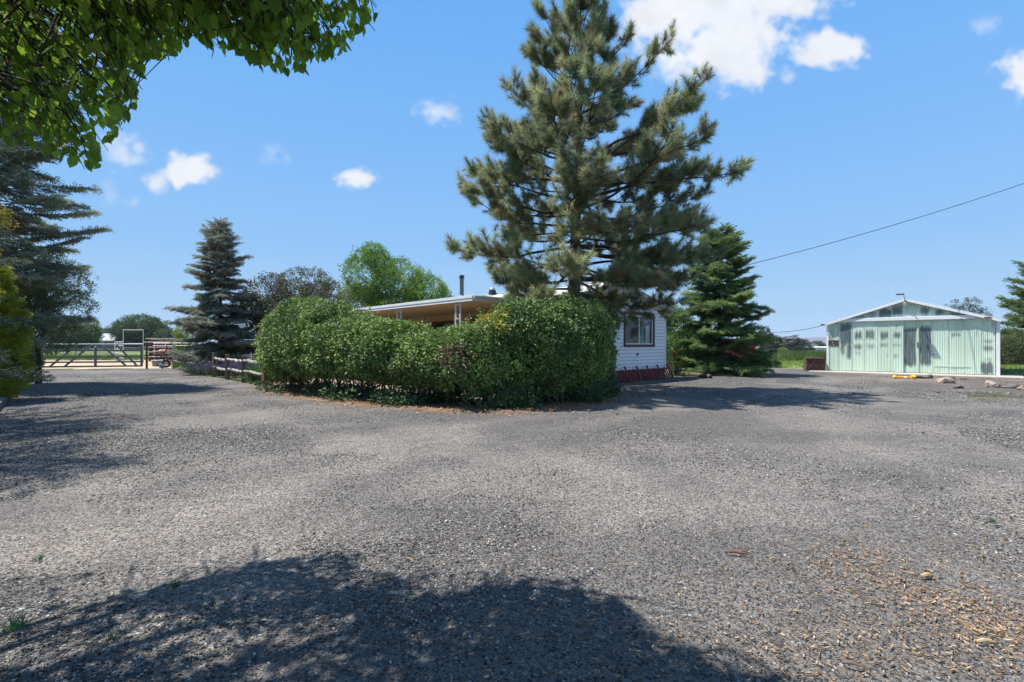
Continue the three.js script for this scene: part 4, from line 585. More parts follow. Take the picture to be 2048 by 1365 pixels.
// hedge: one long shrub row with bare stems showing underneath
{
  const path = [[-8.5, -18.5, 1.9, 0.7, 0.6], [-7.6, -17.3, 2.55, 1.0, 0.65], [-6.4, -16.0, 2.8, 1.1, 0.62], [-4.9, -14.6, 2.44, 1.05, 0.6], [-3.3, -13.5, 2.0, 1.0, 0.6], [-1.9, -12.8, 1.8, 0.95, 0.55], [-0.8, -12.45, 1.9, 1.0, 0.45], [0.15, -12.55, 2.42, 1.0, 0.32], [1.0, -13.0, 2.52, 1.0, 0.28], [1.75, -13.8, 2.62, 1.0, 0.28], [2.2, -14.75, 2.3, 0.8, 0.28]];
  const S = (u) => { const f = clamp(u) * (path.length - 1), i = Math.min(path.length - 2, Math.floor(f)), t = f - i; return path[i].map((v, k) => lerp(v, path[i + 1][k], t) + (k === 2 ? 0.22 * fbm(f * 1.9, 4, 2, 2) : 0)); };
  const hedge = thing('garden_hedge', 'long rounded leafy green hedge on bare stems curving in front of the white house', 'hedge'), r = rng(33), items = [], leafG = [1, 2, 3].map((s) => leafClump(40 + s, 11, 0.11, 0.072, 0.046));
  for (let i = 0; i < 30000; i++) {
    const u = r(), [x, z, h, w, b] = S(u), [x2, z2] = S(Math.min(1, u + 0.01)), [x1, z1] = S(Math.max(0, u - 0.01)), tl = Math.hypot(x2 - x1, z2 - z1), tx = (x2 - x1) / tl, tz = (z2 - z1) / tl;
    const end = Math.min(u, 1 - u) * 16, cap = Math.min(1, 0.45 + 0.55 * Math.sqrt(clamp(end / 0.9))), a = r() * 6.28318, nx = -tz, nz = tx;
    const inner = r() < 0.22, hc = (h + b) / 2, ry = (h - b) / 2, ca = Math.cos(a), sa = Math.sin(a), sup = 1 / Math.pow(Math.pow(Math.abs(ca), 2.6) + Math.pow(Math.abs(sa), 2.6), 1 / 2.6);
    let q = (inner ? 0.5 + 0.4 * r() : 0.9 + 0.12 * r()) * sup * cap; const wx = x + nx * ca * w * q, wz = z + nz * ca * w * q, wy = hc + sa * ry * q;
    q *= 1 + 0.36 * fbm(wx * 1.25, wy * 1.25, wz * 1.25, 3) + 0.2 * fbm(wx * 4, wy * 4, wz * 4, 2) + (sa > 0.3 && r() < 0.1 ? 0.13 * r() : 0);
    const p = V(x + nx * ca * w * q + tx * (r() - 0.5) * 0.3, hc + sa * ry * q, z + nz * ca * w * q + tz * (r() - 0.5) * 0.3), d = V(nx * ca, sa + 0.35, nz * ca).add(randDir(r).multiplyScalar(0.7)).normalize();
    if (p.y < b + 0.3 + 0.5 * fbm(p.x * 1.2, 5, p.z * 1.2, 2) && r() < 0.3) continue;
    if (noise3(p.x * 2.3, p.y * 2.3, p.z * 2.3) < -0.5) continue;
    const k = clamp(0.42 + 0.75 * fbm(p.x * 0.8, p.y * 1.0, p.z * 0.8, 3) + 0.22 * gauss(r)), dead = Math.hypot((u - 0.575) * 14, (p.y - 1.25) * 1.6) + 0.6 * fbm(p.x * 3, p.y * 3, p.z * 3, 2) < 0.3 && r() < 0.6 || r() < 0.012, yellow = u > 0.6 && u < 0.67 && p.y > 1.85 && r() < 0.5;
    items.push({ p, d, s: 0.8 + 0.5 * r(), c: yellow ? tint(r, [0.5, 0.42, 0.06], 0.2) : dead ? tint(r, [0.2, 0.14, 0.09], 0.3) : tint(r, [lerp(0.1, 0.31, k), lerp(0.18, 0.42, k), lerp(0.05, 0.09, k)], 0.42, 0.06) });
  }
  // loose shoots above the clipped line
  for (let i = 0; i < 420; i++) { const u = r(), [x, z, h, w] = S(u), o = V(x + (r() - 0.5) * w * 1.5, h - 0.2, z + (r() - 0.5) * w * 1.5), n = 2 + Math.floor(5 * r() * r()), d = V(0.3 * gauss(r), 1, 0.3 * gauss(r)).normalize(); for (let k = 0; k < n; k++) items.push({ p: o.clone().addScaledVector(d, 0.09 * k), d, s: 0.75 - 0.1 * k, c: tint(r, [0.2, 0.32, 0.07], 0.25) }); }
  scatter('foliage', leafG, glossMat, items, hedge, 9);
  // low shoots round the foot
  const lowItems = []; for (let i = 0; i < 1900; i++) { const u = Math.pow(r(), 0.5), [x, z, , w] = S(u), a = r() * 6.283; const p = V(x + w * 1.05 * Math.cos(a), 0.06 + 0.5 * r() * r() * (u > 0.55 ? 1.3 : 0.6), z + w * 1.1 * Math.sin(a)); if (fbm(p.x * 1.1, 3, p.z * 1.1, 2) < -0.02) continue; lowItems.push({ p, d: V(0.6 * gauss(r), 1, 0.6 * gauss(r)).normalize(), s: 0.9 + 0.6 * r(), c: tint(r, [0.06, 0.12, 0.035], 0.3) }); }
  scatter('low_foliage', leafG, glossMat, lowItems, hedge, 10);
  const bark = [barkMat(0.1, 0.075, 0.055), barkMat(0.16, 0.125, 0.095)];
  for (let i = 0; i < 250; i++) {
    const u = (i + r()) / 250, [x, z, h, w] = S(u), o = V(x + 0.95 * (r() - 0.5) * w, 0, z + 0.95 * (r() - 0.5) * w), top = h * (0.5 + 0.2 * r()), lx = 0.42 * gauss(r), lz = 0.3 * gauss(r), rr = 0.009 + 0.02 * r() * r(), bend = V(0.12 * gauss(r), 0, 0.12 * gauss(r));
    const P = (q) => V(o.x + lx * q * q + bend.x * Math.sin(q * 6), top * q, o.z + lz * q * q + bend.z * Math.sin(q * 5)), list = [tube([0, 0.2, 0.4, 0.6, 0.8, 1].map(P), [rr * 1.25, rr, rr * 0.9, rr * 0.8, rr * 0.65, rr * 0.5], 5, 1.5, false)];
    for (let k = 0; k < 3; k++) { const q = 0.25 + 0.5 * r(), a = P(q), e = a.clone().add(V(0.4 * gauss(r), 0.35 + 0.3 * r(), 0.4 * gauss(r))); list.push(tube([a, a.clone().lerp(e, 0.5).add(V(0, -0.05, 0)), e], [rr * 0.6, rr * 0.5, rr * 0.3], 4, 1.5, false)); }
    part('stem', merge(list), bark[r() < 0.25 ? 1 : 0], hedge);
  }
}
pine([1.93, 0, -15.6], 12.75);
const blue = { col: [0.19, 0.21, 0.16], tip: [0.42, 0.45, 0.37] };
spruce('blue_spruce', 'ragged blue-green spruce with brown cones behind the split-rail fence', [-15.75, 0, -27.0], 8.4, 2.5, { seed: 4, ...blue, cones: 0.95, power: 0.72, ragged: 0.4, lopsided: -0.06, low: 0.4, dens: 1.4, droop: 0.3 });
spruce('green_spruce', 'broad dark green spruce beside the gable end of the white house', [10.4, 0, -25.0], 7.2, 2.4, { seed: 5, col: [0.1, 0.175, 0.055], tip: [0.33, 0.44, 0.15], power: 0.5, low: 0.12, ragged: 0.3, dens: 1.65, jit: 0.26 });
spruce('cone_spruce', 'tall dark spruce hung with cones beside the driveway edging', [-18.3, 0, -17.6], 14.5, 2.8, { seed: 6, col: [0.21, 0.225, 0.15], tip: [0.42, 0.43, 0.29], cones: 0.12, power: 0.3, low: 2.2, ragged: 0.36, dens: 1.0, sc: 1.0, droop: 0.1, jit: 0.26 });
spruce('drive_spruce', 'spruce standing along the driveway edge, seen by its shadow on the gravel', [-12.6, 0, -9.6], 10.5, 2.6, { seed: 7, col: [0.06, 0.085, 0.06], tip: [0.11, 0.14, 0.1], power: 0.6, low: 0.8, ragged: 0.55, dens: 0.5, jit: 0.26, group: 'spruces along the driveway edge' });
spruce('drive_spruce', 'spruce standing along the driveway edge, seen by its shadow on the gravel', [-9.9, 0, -6.7], 9.5, 2.3, { seed: 8, col: [0.06, 0.085, 0.06], tip: [0.11, 0.14, 0.1], power: 0.6, low: 0.8, ragged: 0.6, dens: 0.45, jit: 0.26, group: 'spruces along the driveway edge' });
// dark little conifer and golden shrub at the driveway edge
leafy('golden_conifer', 'golden-green dense conifer shrub leaning over the driveway edging', [-14.0, 0, -13.3], [[0, 1.0, 0, 0.72, 1.0, 0.7], [0.1, 2.1, 0.1, 0.75, 0.9, 0.7], [-0.4, 3.2, 0, 0.62, 0.85, 0.6], [-0.9, 2.3, -0.3, 0.8, 1.3, 0.7]], { seed: 61, col: [0.2, 0.26, 0.02], col2: [0.45, 0.42, 0.035], geos: [spruceSpray(71, 0.26, 7, 0.045, 0.024), spruceSpray(72, 0.26, 7, 0.045, 0.024)], dens: 5, hollow: 0.3, trunk: 0.08, mat: needleMat, category: 'shrub' });
leafy('young_tree', 'small yellow-leaved tree with reddish tips in front of the tall coned spruce', [-15.2, 0, -14.2], [[0.2, 5.1, 0.1, 0.75, 0.35, 0.6], [-0.3, 4.2, 0, 0.7, 0.5, 0.6]], { seed: 62, col: [0.2, 0.2, 0.02], col2: [0.3, 0.19, 0.05], dens: 0.4, sc: 0.7, trunk: 0.05 });
leafy('edge_shrub', 'dark glossy shrub at the foot of the rusty gate post', [-26.9, 0, -27.6], [[0, 0.6, 0, 0.75, 0.6, 0.7], [-0.9, 0.9, -0.2, 0.7, 0.8, 0.7]], { seed: 63, col: [0.035, 0.075, 0.025], col2: [0.07, 0.12, 0.03], dens: 1.1, sc: 0.6, trunk: 0.04, category: 'shrub' });
leafy('side_shrub', 'dense green shrub filling the driveway edge below the coned spruce', [-19.6, 0, -20.4], [[-0.9, 0.9, 0, 0.9, 0.9, 0.9], [-1.8, 1.4, -0.4, 1.0, 1.3, 1.1], [-3.4, 1.6, -2.2, 1.1, 1.4, 1.2]], { seed: 64, col: [0.06, 0.1, 0.04], col2: [0.12, 0.17, 0.05], dens: 1.0, sc: 0.75, trunk: 0.05, category: 'shrub' });
leafy('olive_tree', 'loose grey-green tree with fine foliage below the coned spruce', [-18.2, 0, -19.2], [[0.2, 3.9, 0, 1.5, 1.2, 1.3], [1.0, 3.1, 0.2, 1.05, 0.7, 1.0], [-0.8, 3.0, 0, 1.3, 1.2, 1.1], [0.1, 1.9, 0, 1.2, 0.8, 1.0]], { seed: 164, col: [0.14, 0.17, 0.09], col2: [0.27, 0.3, 0.16], sc: 0.6, dens: 0.45, hollow: 0.5, trunk: 0.09 });
leafy('plum_tree', 'round dark tree with purplish brown and green leaves behind the hedge', [-12.6, 0, -29.0], [[-1.2, 3.9, 0, 1.8, 1.6, 1.6], [0.6, 4.5, 0, 1.7, 1.5, 1.6], [2.0, 3.7, 0.2, 1.5, 1.5, 1.5], [0.2, 3.0, 0.6, 2.4, 1.2, 1.6], [-2.3, 3.2, 0.3, 1.2, 1.4, 1.3]], { seed: 65, col: [0.095, 0.075, 0.06], col2: [0.14, 0.16, 0.075], dens: 0.62, sc: 0.95, trunk: 0.13, hollow: 0.5 });
leafy('ash_tree', 'bright green broad-leaved tree above the porch roof', [-8.4, 0, -36], [[-1.8, 6.2, 0, 1.9, 2.2, 1.8], [0.2, 5.6, 0, 2.0, 2.0, 1.8], [2.1, 5.0, 0.3, 1.7, 1.7, 1.6], [-2.6, 4.2, 0.2, 1.6, 1.6, 1.6], [3.3, 4.0, 0, 1.3, 1.4, 1.3], [0.5, 3.6, 0.6, 2.6, 1.6, 1.6], [-1.5, 7.9, 0, 0.9, 0.9, 0.9]], { seed: 66, col: [0.1, 0.2, 0.03], col2: [0.22, 0.34, 0.05], dens: 0.85, sc: 1.05, trunk: 0.17 });
leafy('rose_shrub', 'loose green shrub with a few red blooms at the corner of the white house', [8.35, 0, -25.6], [[-0.2, 1.2, 0.2, 0.85, 1.0, 0.8], [0.2, 2.3, 0, 0.9, 0.95, 0.8], [0.9, 1.6, 0.2, 0.8, 0.9, 0.8], [-0.3, 3.0, -0.2, 0.7, 0.6, 0.6]], { seed: 67, col: [0.1, 0.19, 0.05], col2: [0.22, 0.33, 0.09], dens: 1.1, sc: 0.75, trunk: 0.05, category: 'shrub' });
// big evergreen by the right edge, thin tree behind the shed
spruce('feathery_evergreen', 'large feathery green evergreen tree beside the shed', [50.5, 0, -46], 9.8, 5.6, { seed: 68, col: [0.1, 0.15, 0.045], tip: [0.21, 0.28, 0.08], power: 0.6, low: 0.3, ragged: 0.3, dens: 0.75, sc: 2.0, droop: 0.05 });
leafy('thin_tree', 'thin sparse tree showing over the shed roof', [54, 0, -60], [[-0.9, 5.8, 0, 0.9, 1.0, 0.8], [1.0, 6.2, 0, 1.1, 1.0, 0.9], [2.2, 5.2, 0, 1.0, 0.8, 0.8], [0, 4.6, 0, 1.6, 0.8, 1.0]], { seed: 69, col: [0.045, 0.065, 0.03], col2: [0.08, 0.1, 0.04], dens: 0.35, sc: 1.2, trunk: 0.1 });
leafy('weed_thicket', 'grey-green thicket of tall weeds at the foot of the large tree', [37, 0, -37.5], [[0, 1.0, 0, 1.4, 1.1, 1.0], [1.6, 1.3, -0.4, 1.3, 1.4, 1.0], [3.2, 0.8, 0, 1.4, 0.9, 1.0]], { seed: 70, col: [0.08, 0.1, 0.04], col2: [0.13, 0.15, 0.06], dens: 0.9, sc: 1.0, trunk: 0.04, category: 'shrub' });

// far trees on both sides
const far = (name, label, px, yTop, d, w, o = {}) => { const p = at(px, HORIZON, d), h = EYE + (HORIZON - yTop) / F * d, rx = w / 2 / F * d, r = rng(o.seed ?? px); leafy(name, label, [p.x, 0, p.z], [[0, h * 0.62, 0, rx, h * 0.4, rx * 0.8], [-rx * 0.45, h * 0.5, 0, rx * 0.62, h * 0.33, rx * 0.6], [rx * 0.5, h * 0.48, 0, rx * 0.6, h * 0.33, rx * 0.6], [0.1, h * 0.32, 0.2, rx * 0.7, h * 0.24, rx * 0.6]], { seed: Math.round(px), sc: 2.4, dens: 1.0, trunk: h * 0.022, ...o }); };
far('far_tree', 'airy light green tree in the pasture behind the gate', 163, 636, 95, 62, { col: [0.1, 0.15, 0.05], col2: [0.16, 0.21, 0.08], group: 'trees beyond the paddock' });
far('far_tree', 'large round dark green tree behind the grey-roofed house', 280, 631, 150, 96, { col: [0.045, 0.09, 0.03], col2: [0.08, 0.13, 0.04], sc: 3.4, group: 'trees beyond the paddock' });
far('far_tree', 'squat dark green tree left of the light green pasture tree', 112, 646, 80, 52, { col: [0.04, 0.07, 0.035], col2: [0.07, 0.1, 0.045], group: 'trees beyond the paddock' });
far('far_tree', 'bushy green tree at the end of the corral rails', 336, 660, 120, 50, { col: [0.06, 0.1, 0.04], col2: [0.09, 0.14, 0.05], sc: 3, group: 'trees beyond the paddock' });
far('far_tree', 'low far tree rising behind the grey house roof', 213, 658, 260, 34, { col: [0.05, 0.075, 0.05], col2: [0.08, 0.1, 0.06], sc: 4.5, group: 'trees beyond the paddock' });
far('far_bush', 'round yellow-green bush among the row of small conifers', 1566, 697, 92, 14, { col: [0.2, 0.24, 0.03], col2: [0.28, 0.3, 0.04], sc: 1.3, category: 'shrub' });
far('far_tree', 'dark green tree beside the far white gabled house', 1637, 684, 190, 24, { col: [0.045, 0.08, 0.035], col2: [0.08, 0.11, 0.04], sc: 3.5 });
far('far_bush', 'broad green bushes in front of the far white gabled house', 1634, 699, 150, 34, { col: [0.06, 0.1, 0.03], col2: [0.1, 0.15, 0.04], sc: 2.6, category: 'shrub' });
for (const [px, y, d, w] of [[1530, 654, 100, 2.4], [1549, 671, 95, 1.5], [1571, 674, 100, 1.3], [1588, 671, 98, 1.7], [1602, 678, 105, 1.4], [1612, 682, 120, 1.5], [1538, 682, 110, 1.6]]) { const p = at(px, HORIZON, d); spruce('far_conifer', 'small dark conifer in a row along the far edge of the field', [p.x, 0, p.z], EYE + (HORIZON - y) / F * d, w, { seed: px, col: [0.05, 0.065, 0.045], tip: [0.08, 0.1, 0.07], dens: 0.55, sc: 2.1, group: 'row of conifers beyond the field', ragged: 0.35, tube5: 3, power: 0.7 }); }

// ---------------------------------------------------------------- the linden over the viewer
{
  const leafBottom = curveOf([[-400, 420], [0, 300], [60, 310], [130, 335], [195, 352], [208, 325], [248, 262], [272, 200], [284, 135], [360, 121], [378, 82], [420, 112], [480, 121], [523, 147], [594, 164], [610, 122], [656, 134], [682, 128], [700, 78], [756, 70], [764, -10], [775, -300], [1100, -700], [2048, -900]]);
  const shadeTop = curveOf([[-300, 1130], [0, 1112], [130, 1140], [188, 1167], [287, 1181], [342, 1167], [475, 1137], [513, 1118], [632, 1108], [697, 1102], [734, 1106], [752, 1150], [854, 1174], [922, 1195], [984, 1178], [1059, 1159], [1117, 1164], [1179, 1185], [1244, 1219], [1340, 1265], [1400, 1294], [1452, 1303], [1483, 1341], [1515, 1370], [1700, 1700]]);
  const kx = -sunDir.x / sunDir.y, kz = -sunDir.z / sunDir.y;
  const fits = (p, slack = 0, in_ = 0) => {                            // where the photo shows sky or sunlit gravel there is no leaf
    if (p.z < -0.3) { const px = 1024 + F * p.x / -p.z, py = HORIZON - F * (p.y - EYE) / -p.z; if (px > -60 && px < 2100 && py > -30 && py > leafBottom(px) - slack) return false; }
    const gxx = p.x + kx * p.y, gz = p.z + kz * p.y;
    if (gz < -1.2) { const px = 1024 + F * gxx / -gz, py = HORIZON + F * EYE / -gz; if (px > -250 && py < shadeTop(px + (px > 900 ? 45 * in_ : 0)) + 10 * in_) return false; }
    return true;
  };
  const fleck = (p) => { const gxx = p.x + kx * p.y, gz = p.z + kz * p.y; if (gz > -1.4) return false; const px = 1024 + F * gxx / -gz; return fbm(gxx * 2.4 + 3, 1.7, gz * 2.4, 3) > lerp(0.0, 0.25, smooth(700, 1000, px)); };   // crown openings cut along the sun rays to put sun flecks on the ground
  const tree = thing('linden_tree', 'linden with hanging heart-shaped leaves reaching over the driveway', 'tree', [0, 0, 0]), r = rng(55), bark = barkMat(0.1, 0.085, 0.07), base = V(-5.6, 0, -0.9);
  const trunkTop = V(-5.3, 5.2, -1.1); part('trunk', tube([base, V(-5.55, 1.6, -0.9), V(-5.4, 3.4, -1.0), trunkTop, V(-5.1, 8.4, -1.2)], [0.26, 0.21, 0.18, 0.14, 0.04], 12, 1.5), bark, tree);
  // heart-shaped leaf: hangs from its stalk along -y, folded at the midrib
  const heart = (seed) => {
    const q = rng(seed), out = [[0, 0], [0.2, 0.1], [0.4, 0.02], [0.5, -0.22], [0.45, -0.5], [0.28, -0.78], [0.1, -0.98], [0, -1.16]], fold = 0.14 + 0.14 * q(), curl = 0.12 + 0.3 * q(), t = [], z = (x, y) => fold * Math.abs(x) - curl * y * y * 0.5 + 0.04 * Math.sin(9 * y + 5 * x);
    const P = (sx, k) => { const [x, y] = out[k]; return [sx * x, y - 0.1, z(x, y)]; }, mid = [0, -0.28, 0], mid2 = [0, -0.72, -curl * 0.25];
    for (const sx of [1, -1]) { const f = (a, b, c) => sx > 0 ? t.push(...a, ...c, ...b) : t.push(...a, ...b, ...c); f(mid, P(sx, 0), P(sx, 1)); f(mid, P(sx, 1), P(sx, 2)); f(mid, P(sx, 2), P(sx, 3)); f(mid, P(sx, 3), P(sx, 4)); f(mid, P(sx, 4), mid2); f(mid2, P(sx, 4), P(sx, 5)); f(mid2, P(sx, 5), P(sx, 6)); f(mid2, P(sx, 6), P(sx, 7)); }
    t.push(0.008, 0.35, 0.05, -0.008, 0.35, 0.05, 0, -0.12, 0);   // stalk
    return triGeo(t);
  };
  const hearts = [1, 2, 3, 4].map(heart), strap = (() => { const t = []; for (const s of [1, -1]) t.push(0, 0, 0, s * 0.11, -0.35, 0.03, 0, -0.5, 0, s * 0.11, -0.35, 0.03, s * 0.09, -0.75, 0.05, 0, -0.5, 0, 0, -0.5, 0, s * 0.09, -0.75, 0.05, 0, -1.1, 0.03); return triGeo(t); })();
  // leaves in view: drooping shoots from the boughs above; each shoot carries alternate leaves
  const vis = [], strapItems = [], twigs = [];
  const leafAt = (p, kind, list, near) => { const dn = V(0.42 * gauss(r), 1, 0.42 * gauss(r)).normalize(), shade = r(); list.push({ p, d: dn, s: kind ? 0.075 + 0.02 * r() : (0.043 + 0.026 * r()) * (near ?? 1), c: kind ? tint(r, [0.24, 0.3, 0.07], 0.2) : tint(r, [lerp(0.12, 0.3, shade), lerp(0.235, 0.46, shade), lerp(0.024, 0.055, shade)], 0.2, 0.06) }); };
  let tries = 0, shoots = 0;
  while (shoots < 540 && tries++ < 60000) {
    const left = r() < 0.5, px = left ? lerp(-120, 300, r()) : lerp(230, 770, r()), yb = leafBottom(px), py = lerp(Math.min(-60, yb - 200), yb, Math.pow(r(), 0.55)), d = left ? lerp(3.1, 5.2, r()) : lerp(2.7, 4.0, r()), e = at(px, py, d);
    if (!fits(e, 6)) continue;
    const n = 5 + Math.floor(5 * r()), L = 0.35 + 0.5 * r(), o = e.clone().add(V(-0.55 * L + 0.2 * gauss(r), 0.7 * L, 0.25 * gauss(r) + 0.1)), m = o.clone().lerp(e, 0.5).add(V(0.03, 0.06 * L, 0)), c = new THREE.QuadraticBezierCurve3(o, m, e);
    let ok = 0;
    for (let k = 0; k < n; k++) { const p = c.getPoint(k / (n - 1)).add(V(0.05 * gauss(r), -0.03, 0.05 * gauss(r))); if (!fits(p.clone().add(V(0, -0.06, 0)), 2)) continue; leafAt(p, 0, vis); ok++; if (r() < 0.16) leafAt(p.clone().add(V(0.03 * gauss(r), -0.01, 0.03)), 1, strapItems); }
    if (!ok) continue;
    twigs.push([o, m, e]); shoots++;
  }
  // boughs: each gathers the shoots nearest to it
  const boughs = [[V(-5.3, 4.2, -1.1), V(-3.7, 4.5, -2.6), V(-2.2, 4.25, -3.4), V(-1.2, 4.0, -3.3)], [V(-5.4, 3.6, -1.0), V(-4.2, 4.1, -2.7), V(-3.3, 4.15, -3.3), V(-2.75, 4.1, -3.42)], [V(-5.4, 3.1, -1.0), V(-4.7, 3.7, -2.4), V(-4.0, 3.75, -3.3), V(-3.4, 3.5, -3.8)], [V(-5.2, 4.8, -1.1), V(-3.2, 5.2, -2.2), V(-1.7, 4.8, -2.7), V(-0.8, 4.35, -2.6)], [V(-5.4, 3.3, -1.0), V(-5.1, 3.8, -2.2), V(-4.4, 3.6, -3.0), V(-3.75, 3.25, -3.45)]].map((b) => new THREE.CatmullRomCurve3(b));
  const bl = boughs.map((b) => [tube(b.getPoints(14), [...Array(15)].map((_, i) => lerp(0.06, 0.009, i / 14)), 6, 1.5)]);
  for (const [o, m, e] of twigs) { let best = 0, bt = 0, bd = 1e9; boughs.forEach((b, i) => { for (let k = 2; k <= 14; k++) { const q = b.getPoint(k / 14).distanceTo(o); if (q < bd) { bd = q; best = i; bt = k / 14; } } }); const s = boughs[best].getPoint(Math.max(0, bt - 0.08)); bl[best].push(tube([s, s.clone().lerp(o, 0.55).add(V(0, 0.06, 0)), o, m, e], [0.011, 0.008, 0.006, 0.004, 0.002], 4, 1.5, false)); }
  bl.forEach((g) => part('bough', merge(g), bark, tree));
  // the leaves that show largest are parts of their own, the rest one mass
  const size = (i) => { const p = i.p, d = -p.z, px = 1024 + F * p.x / d, py = HORIZON - F * (p.y - EYE) / d; return px > -20 && py > -20 && d > 0.5 ? i.s / d : 0; };
  vis.sort((a, b) => size(b) - size(a));
  const lm = [0, 1, 2, 3, 4].map((k) => leafMat({ color: lin(0.12 + 0.045 * k, 0.235 + 0.055 * k, 0.024 + 0.007 * k), transmission: 0.55, roughness: 0.9, specularIntensity: 0.5 }));
  vis.slice(0, 300).forEach((it, i) => { const m = part('leaf', hearts[i % 4], lm[i % 5], tree); m.position.copy(it.p); m.quaternion.setFromUnitVectors(UP, it.d).multiply(new THREE.Quaternion().setFromAxisAngle(UP, r() * 6.283)); m.scale.setScalar(it.s); });
  const linMat = leafMat({ transmission: 0.55, roughness: 0.9, specularIntensity: 0.5 });
  scatter('foliage', hearts, linMat, vis.slice(300), tree, 6); scatter('seed_bracts', [strap], linMat, strapItems, tree, 7);
  // the crown overhead, out of view, extended and carved to shape the foreground shade
  const crown = [], clump = [1, 2].map((s) => leafClump(90 + s, 11, 0.2, 0.09, 0.085)), lobes = [[-5.0, 6.4, -1.0, 4.3, 3.2, 4.1], [-3.0, 5.4, -1.9, 3.2, 2.2, 2.8], [-6.5, 5.2, -2.6, 3.0, 2.4, 3.2], [-2.2, 5.2, -0.4, 2.6, 1.8, 2.6], [-4.5, 6.2, 2.6, 4.2, 2.8, 3.2], [-1.8, 5.8, 2.2, 3, 2, 2.8]];
  for (let i = 0; i < 24000 && crown.length < 10500; i++) { const l = lobes[Math.floor(r() * lobes.length)], d = randDir(r), q = Math.pow(r(), 0.33), p = V(l[0] + d.x * l[3] * q, l[1] + d.y * l[4] * q, l[2] + d.z * l[5] * q); if (p.y < 2.9 || noise3(p.x * 1.3, p.y * 1.3, p.z * 1.3) < -0.34 || !fits(p, 14, 1) || fleck(p) || (p.z < -2.8 && r() < 0.95) || (p.x < -4.2 && p.z < -1.4 && r() < 0.5)) continue; if (p.z < -0.3) { const px = 1024 + F * p.x / -p.z, py = HORIZON - F * (p.y - EYE) / -p.z; if (px > -60 && px < 2100 && py > -60) { if (py > leafBottom(px) - 60) continue; } } crown.push({ p, d: randDir(r), s: 0.8 + 0.4 * r(), c: tint(r, [0.07, 0.15, 0.022], 0.25) }); }
  scatter('crown', clump, linMat, crown, tree, 8);
}

// ---------------------------------------------------------------- gate, fences, corral
const greyWood = [0.9, 1, 1.12].map((k) => std(lin(0.28 * k, 0.26 * k, 0.24 * k), 0.95, { map: grainTex, bumpMap: grainTex, bumpScale: 0.004 })), brownWood = [0.9, 1.05, 1.2].map((k) => std(lin(0.2 * k, 0.135 * k, 0.09 * k), 0.95, { map: grainTex, bumpMap: grainTex, bumpScale: 0.004 })), paleRail = [0.9, 1.05, 1.2].map((k) => std(lin(0.4 * k, 0.36 * k, 0.32 * k), 0.95, { map: grainTex, bumpMap: grainTex, bumpScale: 0.006 })), rust = std(lin(0.16, 0.055, 0.035), 0.85, { map: mottleTex }), galvPipe = std(lin(0.55, 0.55, 0.56), 0.5, { metalness: 0.5 }), darkSteel = std(lin(0.05, 0.05, 0.055), 0.6);
{
  const A = V(-28.3, 0, -30.0), B = V(-23.25, 0, -31.5), u = B.clone().sub(A), GL = u.length(), turn = Math.atan2(-u.z, u.x);
  const gate = thing('farm_gate', 'wide grey wooden farm gate with diagonal braces closing the driveway', 'gate', [A.x, 0, A.z], turn), zx = (q) => (q - 385) / (1465 - 385) * GL;
  for (const y of [0.17, 0.44, 0.76, 1.14]) part('rail', box(GL - 0.1, 0.1, 0.04, GL / 2, y, 0), greyWood[1], gate); part('top_rail', box(GL - 0.05, 0.07, 0.07, GL / 2, 1.53, 0), galvPipe, gate);
  for (const x of [0.07, zx(953), GL - 0.07]) part('stile', box(0.13, 1.4, 0.05, x, 0.83, 0.05), greyWood[0], gate);
  for (const [a, b, c, d] of [[470, 0.17, 760, 1.5], [620, 0.17, 910, 1.5], [1000, 1.5, 1270, 0.2], [1170, 1.5, 1390, 0.2]]) part('brace', bar(V(zx(a), b, -0.045), V(zx(c), d, -0.045), 0.03, 0.11), greyWood[2], gate);
  part('plate', box(0.1, 0.12, 0.01, zx(955), 1.4, 0.082), std(lin(0.7, 0.72, 0.75), 0.4), gate); part('latch', box(0.2, 0.05, 0.03, zx(1045), 0.79, 0.035), galvPipe, gate);
  const post = (x, z, h, label) => { const p = thing('gate_post', label, 'post', [x, 0, z], turn); part('pipe', tube([V(0, -0.1, 0), V(0, h, 0)], 0.065, 10), rust, p); part('cap', new THREE.SphereGeometry(0.066, 12, 6, 0, 6.3, 0, 1.57).translate(0, h - 0.005, 0), rust, p); };
  post(-28.75, -29.95, 1.6, 'rusty pipe post on the hinge side of the farm gate beside the dark shrub'); post(-23.1, -31.6, 1.62, 'rusty pipe post on the latch side of the farm gate beside the braced wire panel');
  // braced end assembly right of the gate
  const br = thing('fence_brace', 'leaning rusty pipe brace with a wire panel beside the farm gate', 'fence', [-22.75, 0, -31.7]); part('post', tube([V(0.55, -0.05, 0), V(0.85, 1.45, 0)], 0.045, 8), rust, br); part('strut', tube([V(0.02, 1.15, 0), V(1.75, 0.12, 0)], 0.03, 8), rust, br); part('top_pipe', tube([V(0, 1.6, 0), V(2.5, 1.6, 0)], 0.03, 8), galvPipe, br);
  for (const y of [0.75, 1.1, 1.45]) part('wire', tube([V(0, y, 0.05), V(2.5, y, 0.05)], 0.014, 6), galvPipe, br); for (const x of [1.3, 2.5]) part('stay', tube([V(x, 0, 0.05), V(x, 1.6, 0.05)], 0.03, 6), galvPipe, br);
  // plank edging along the left side of the drive
  const e0 = V(-27.3, 0, -28.6), e1 = V(-9.4, 0, -8.7); for (let k = 0; k < 8; k++) { const a = e0.clone().lerp(e1, k / 8 + 0.004), b = e0.clone().lerp(e1, (k + 1) / 8 - 0.004), t = single('edging_timber', bar(a.clone().setY(0.05), b.clone().setY(0.05), 0.14, 0.14), greyWood[k % 3], 'weathered grey timber lying along the driveway edge', 'timber', 'edging timbers along the driveway'); }
}
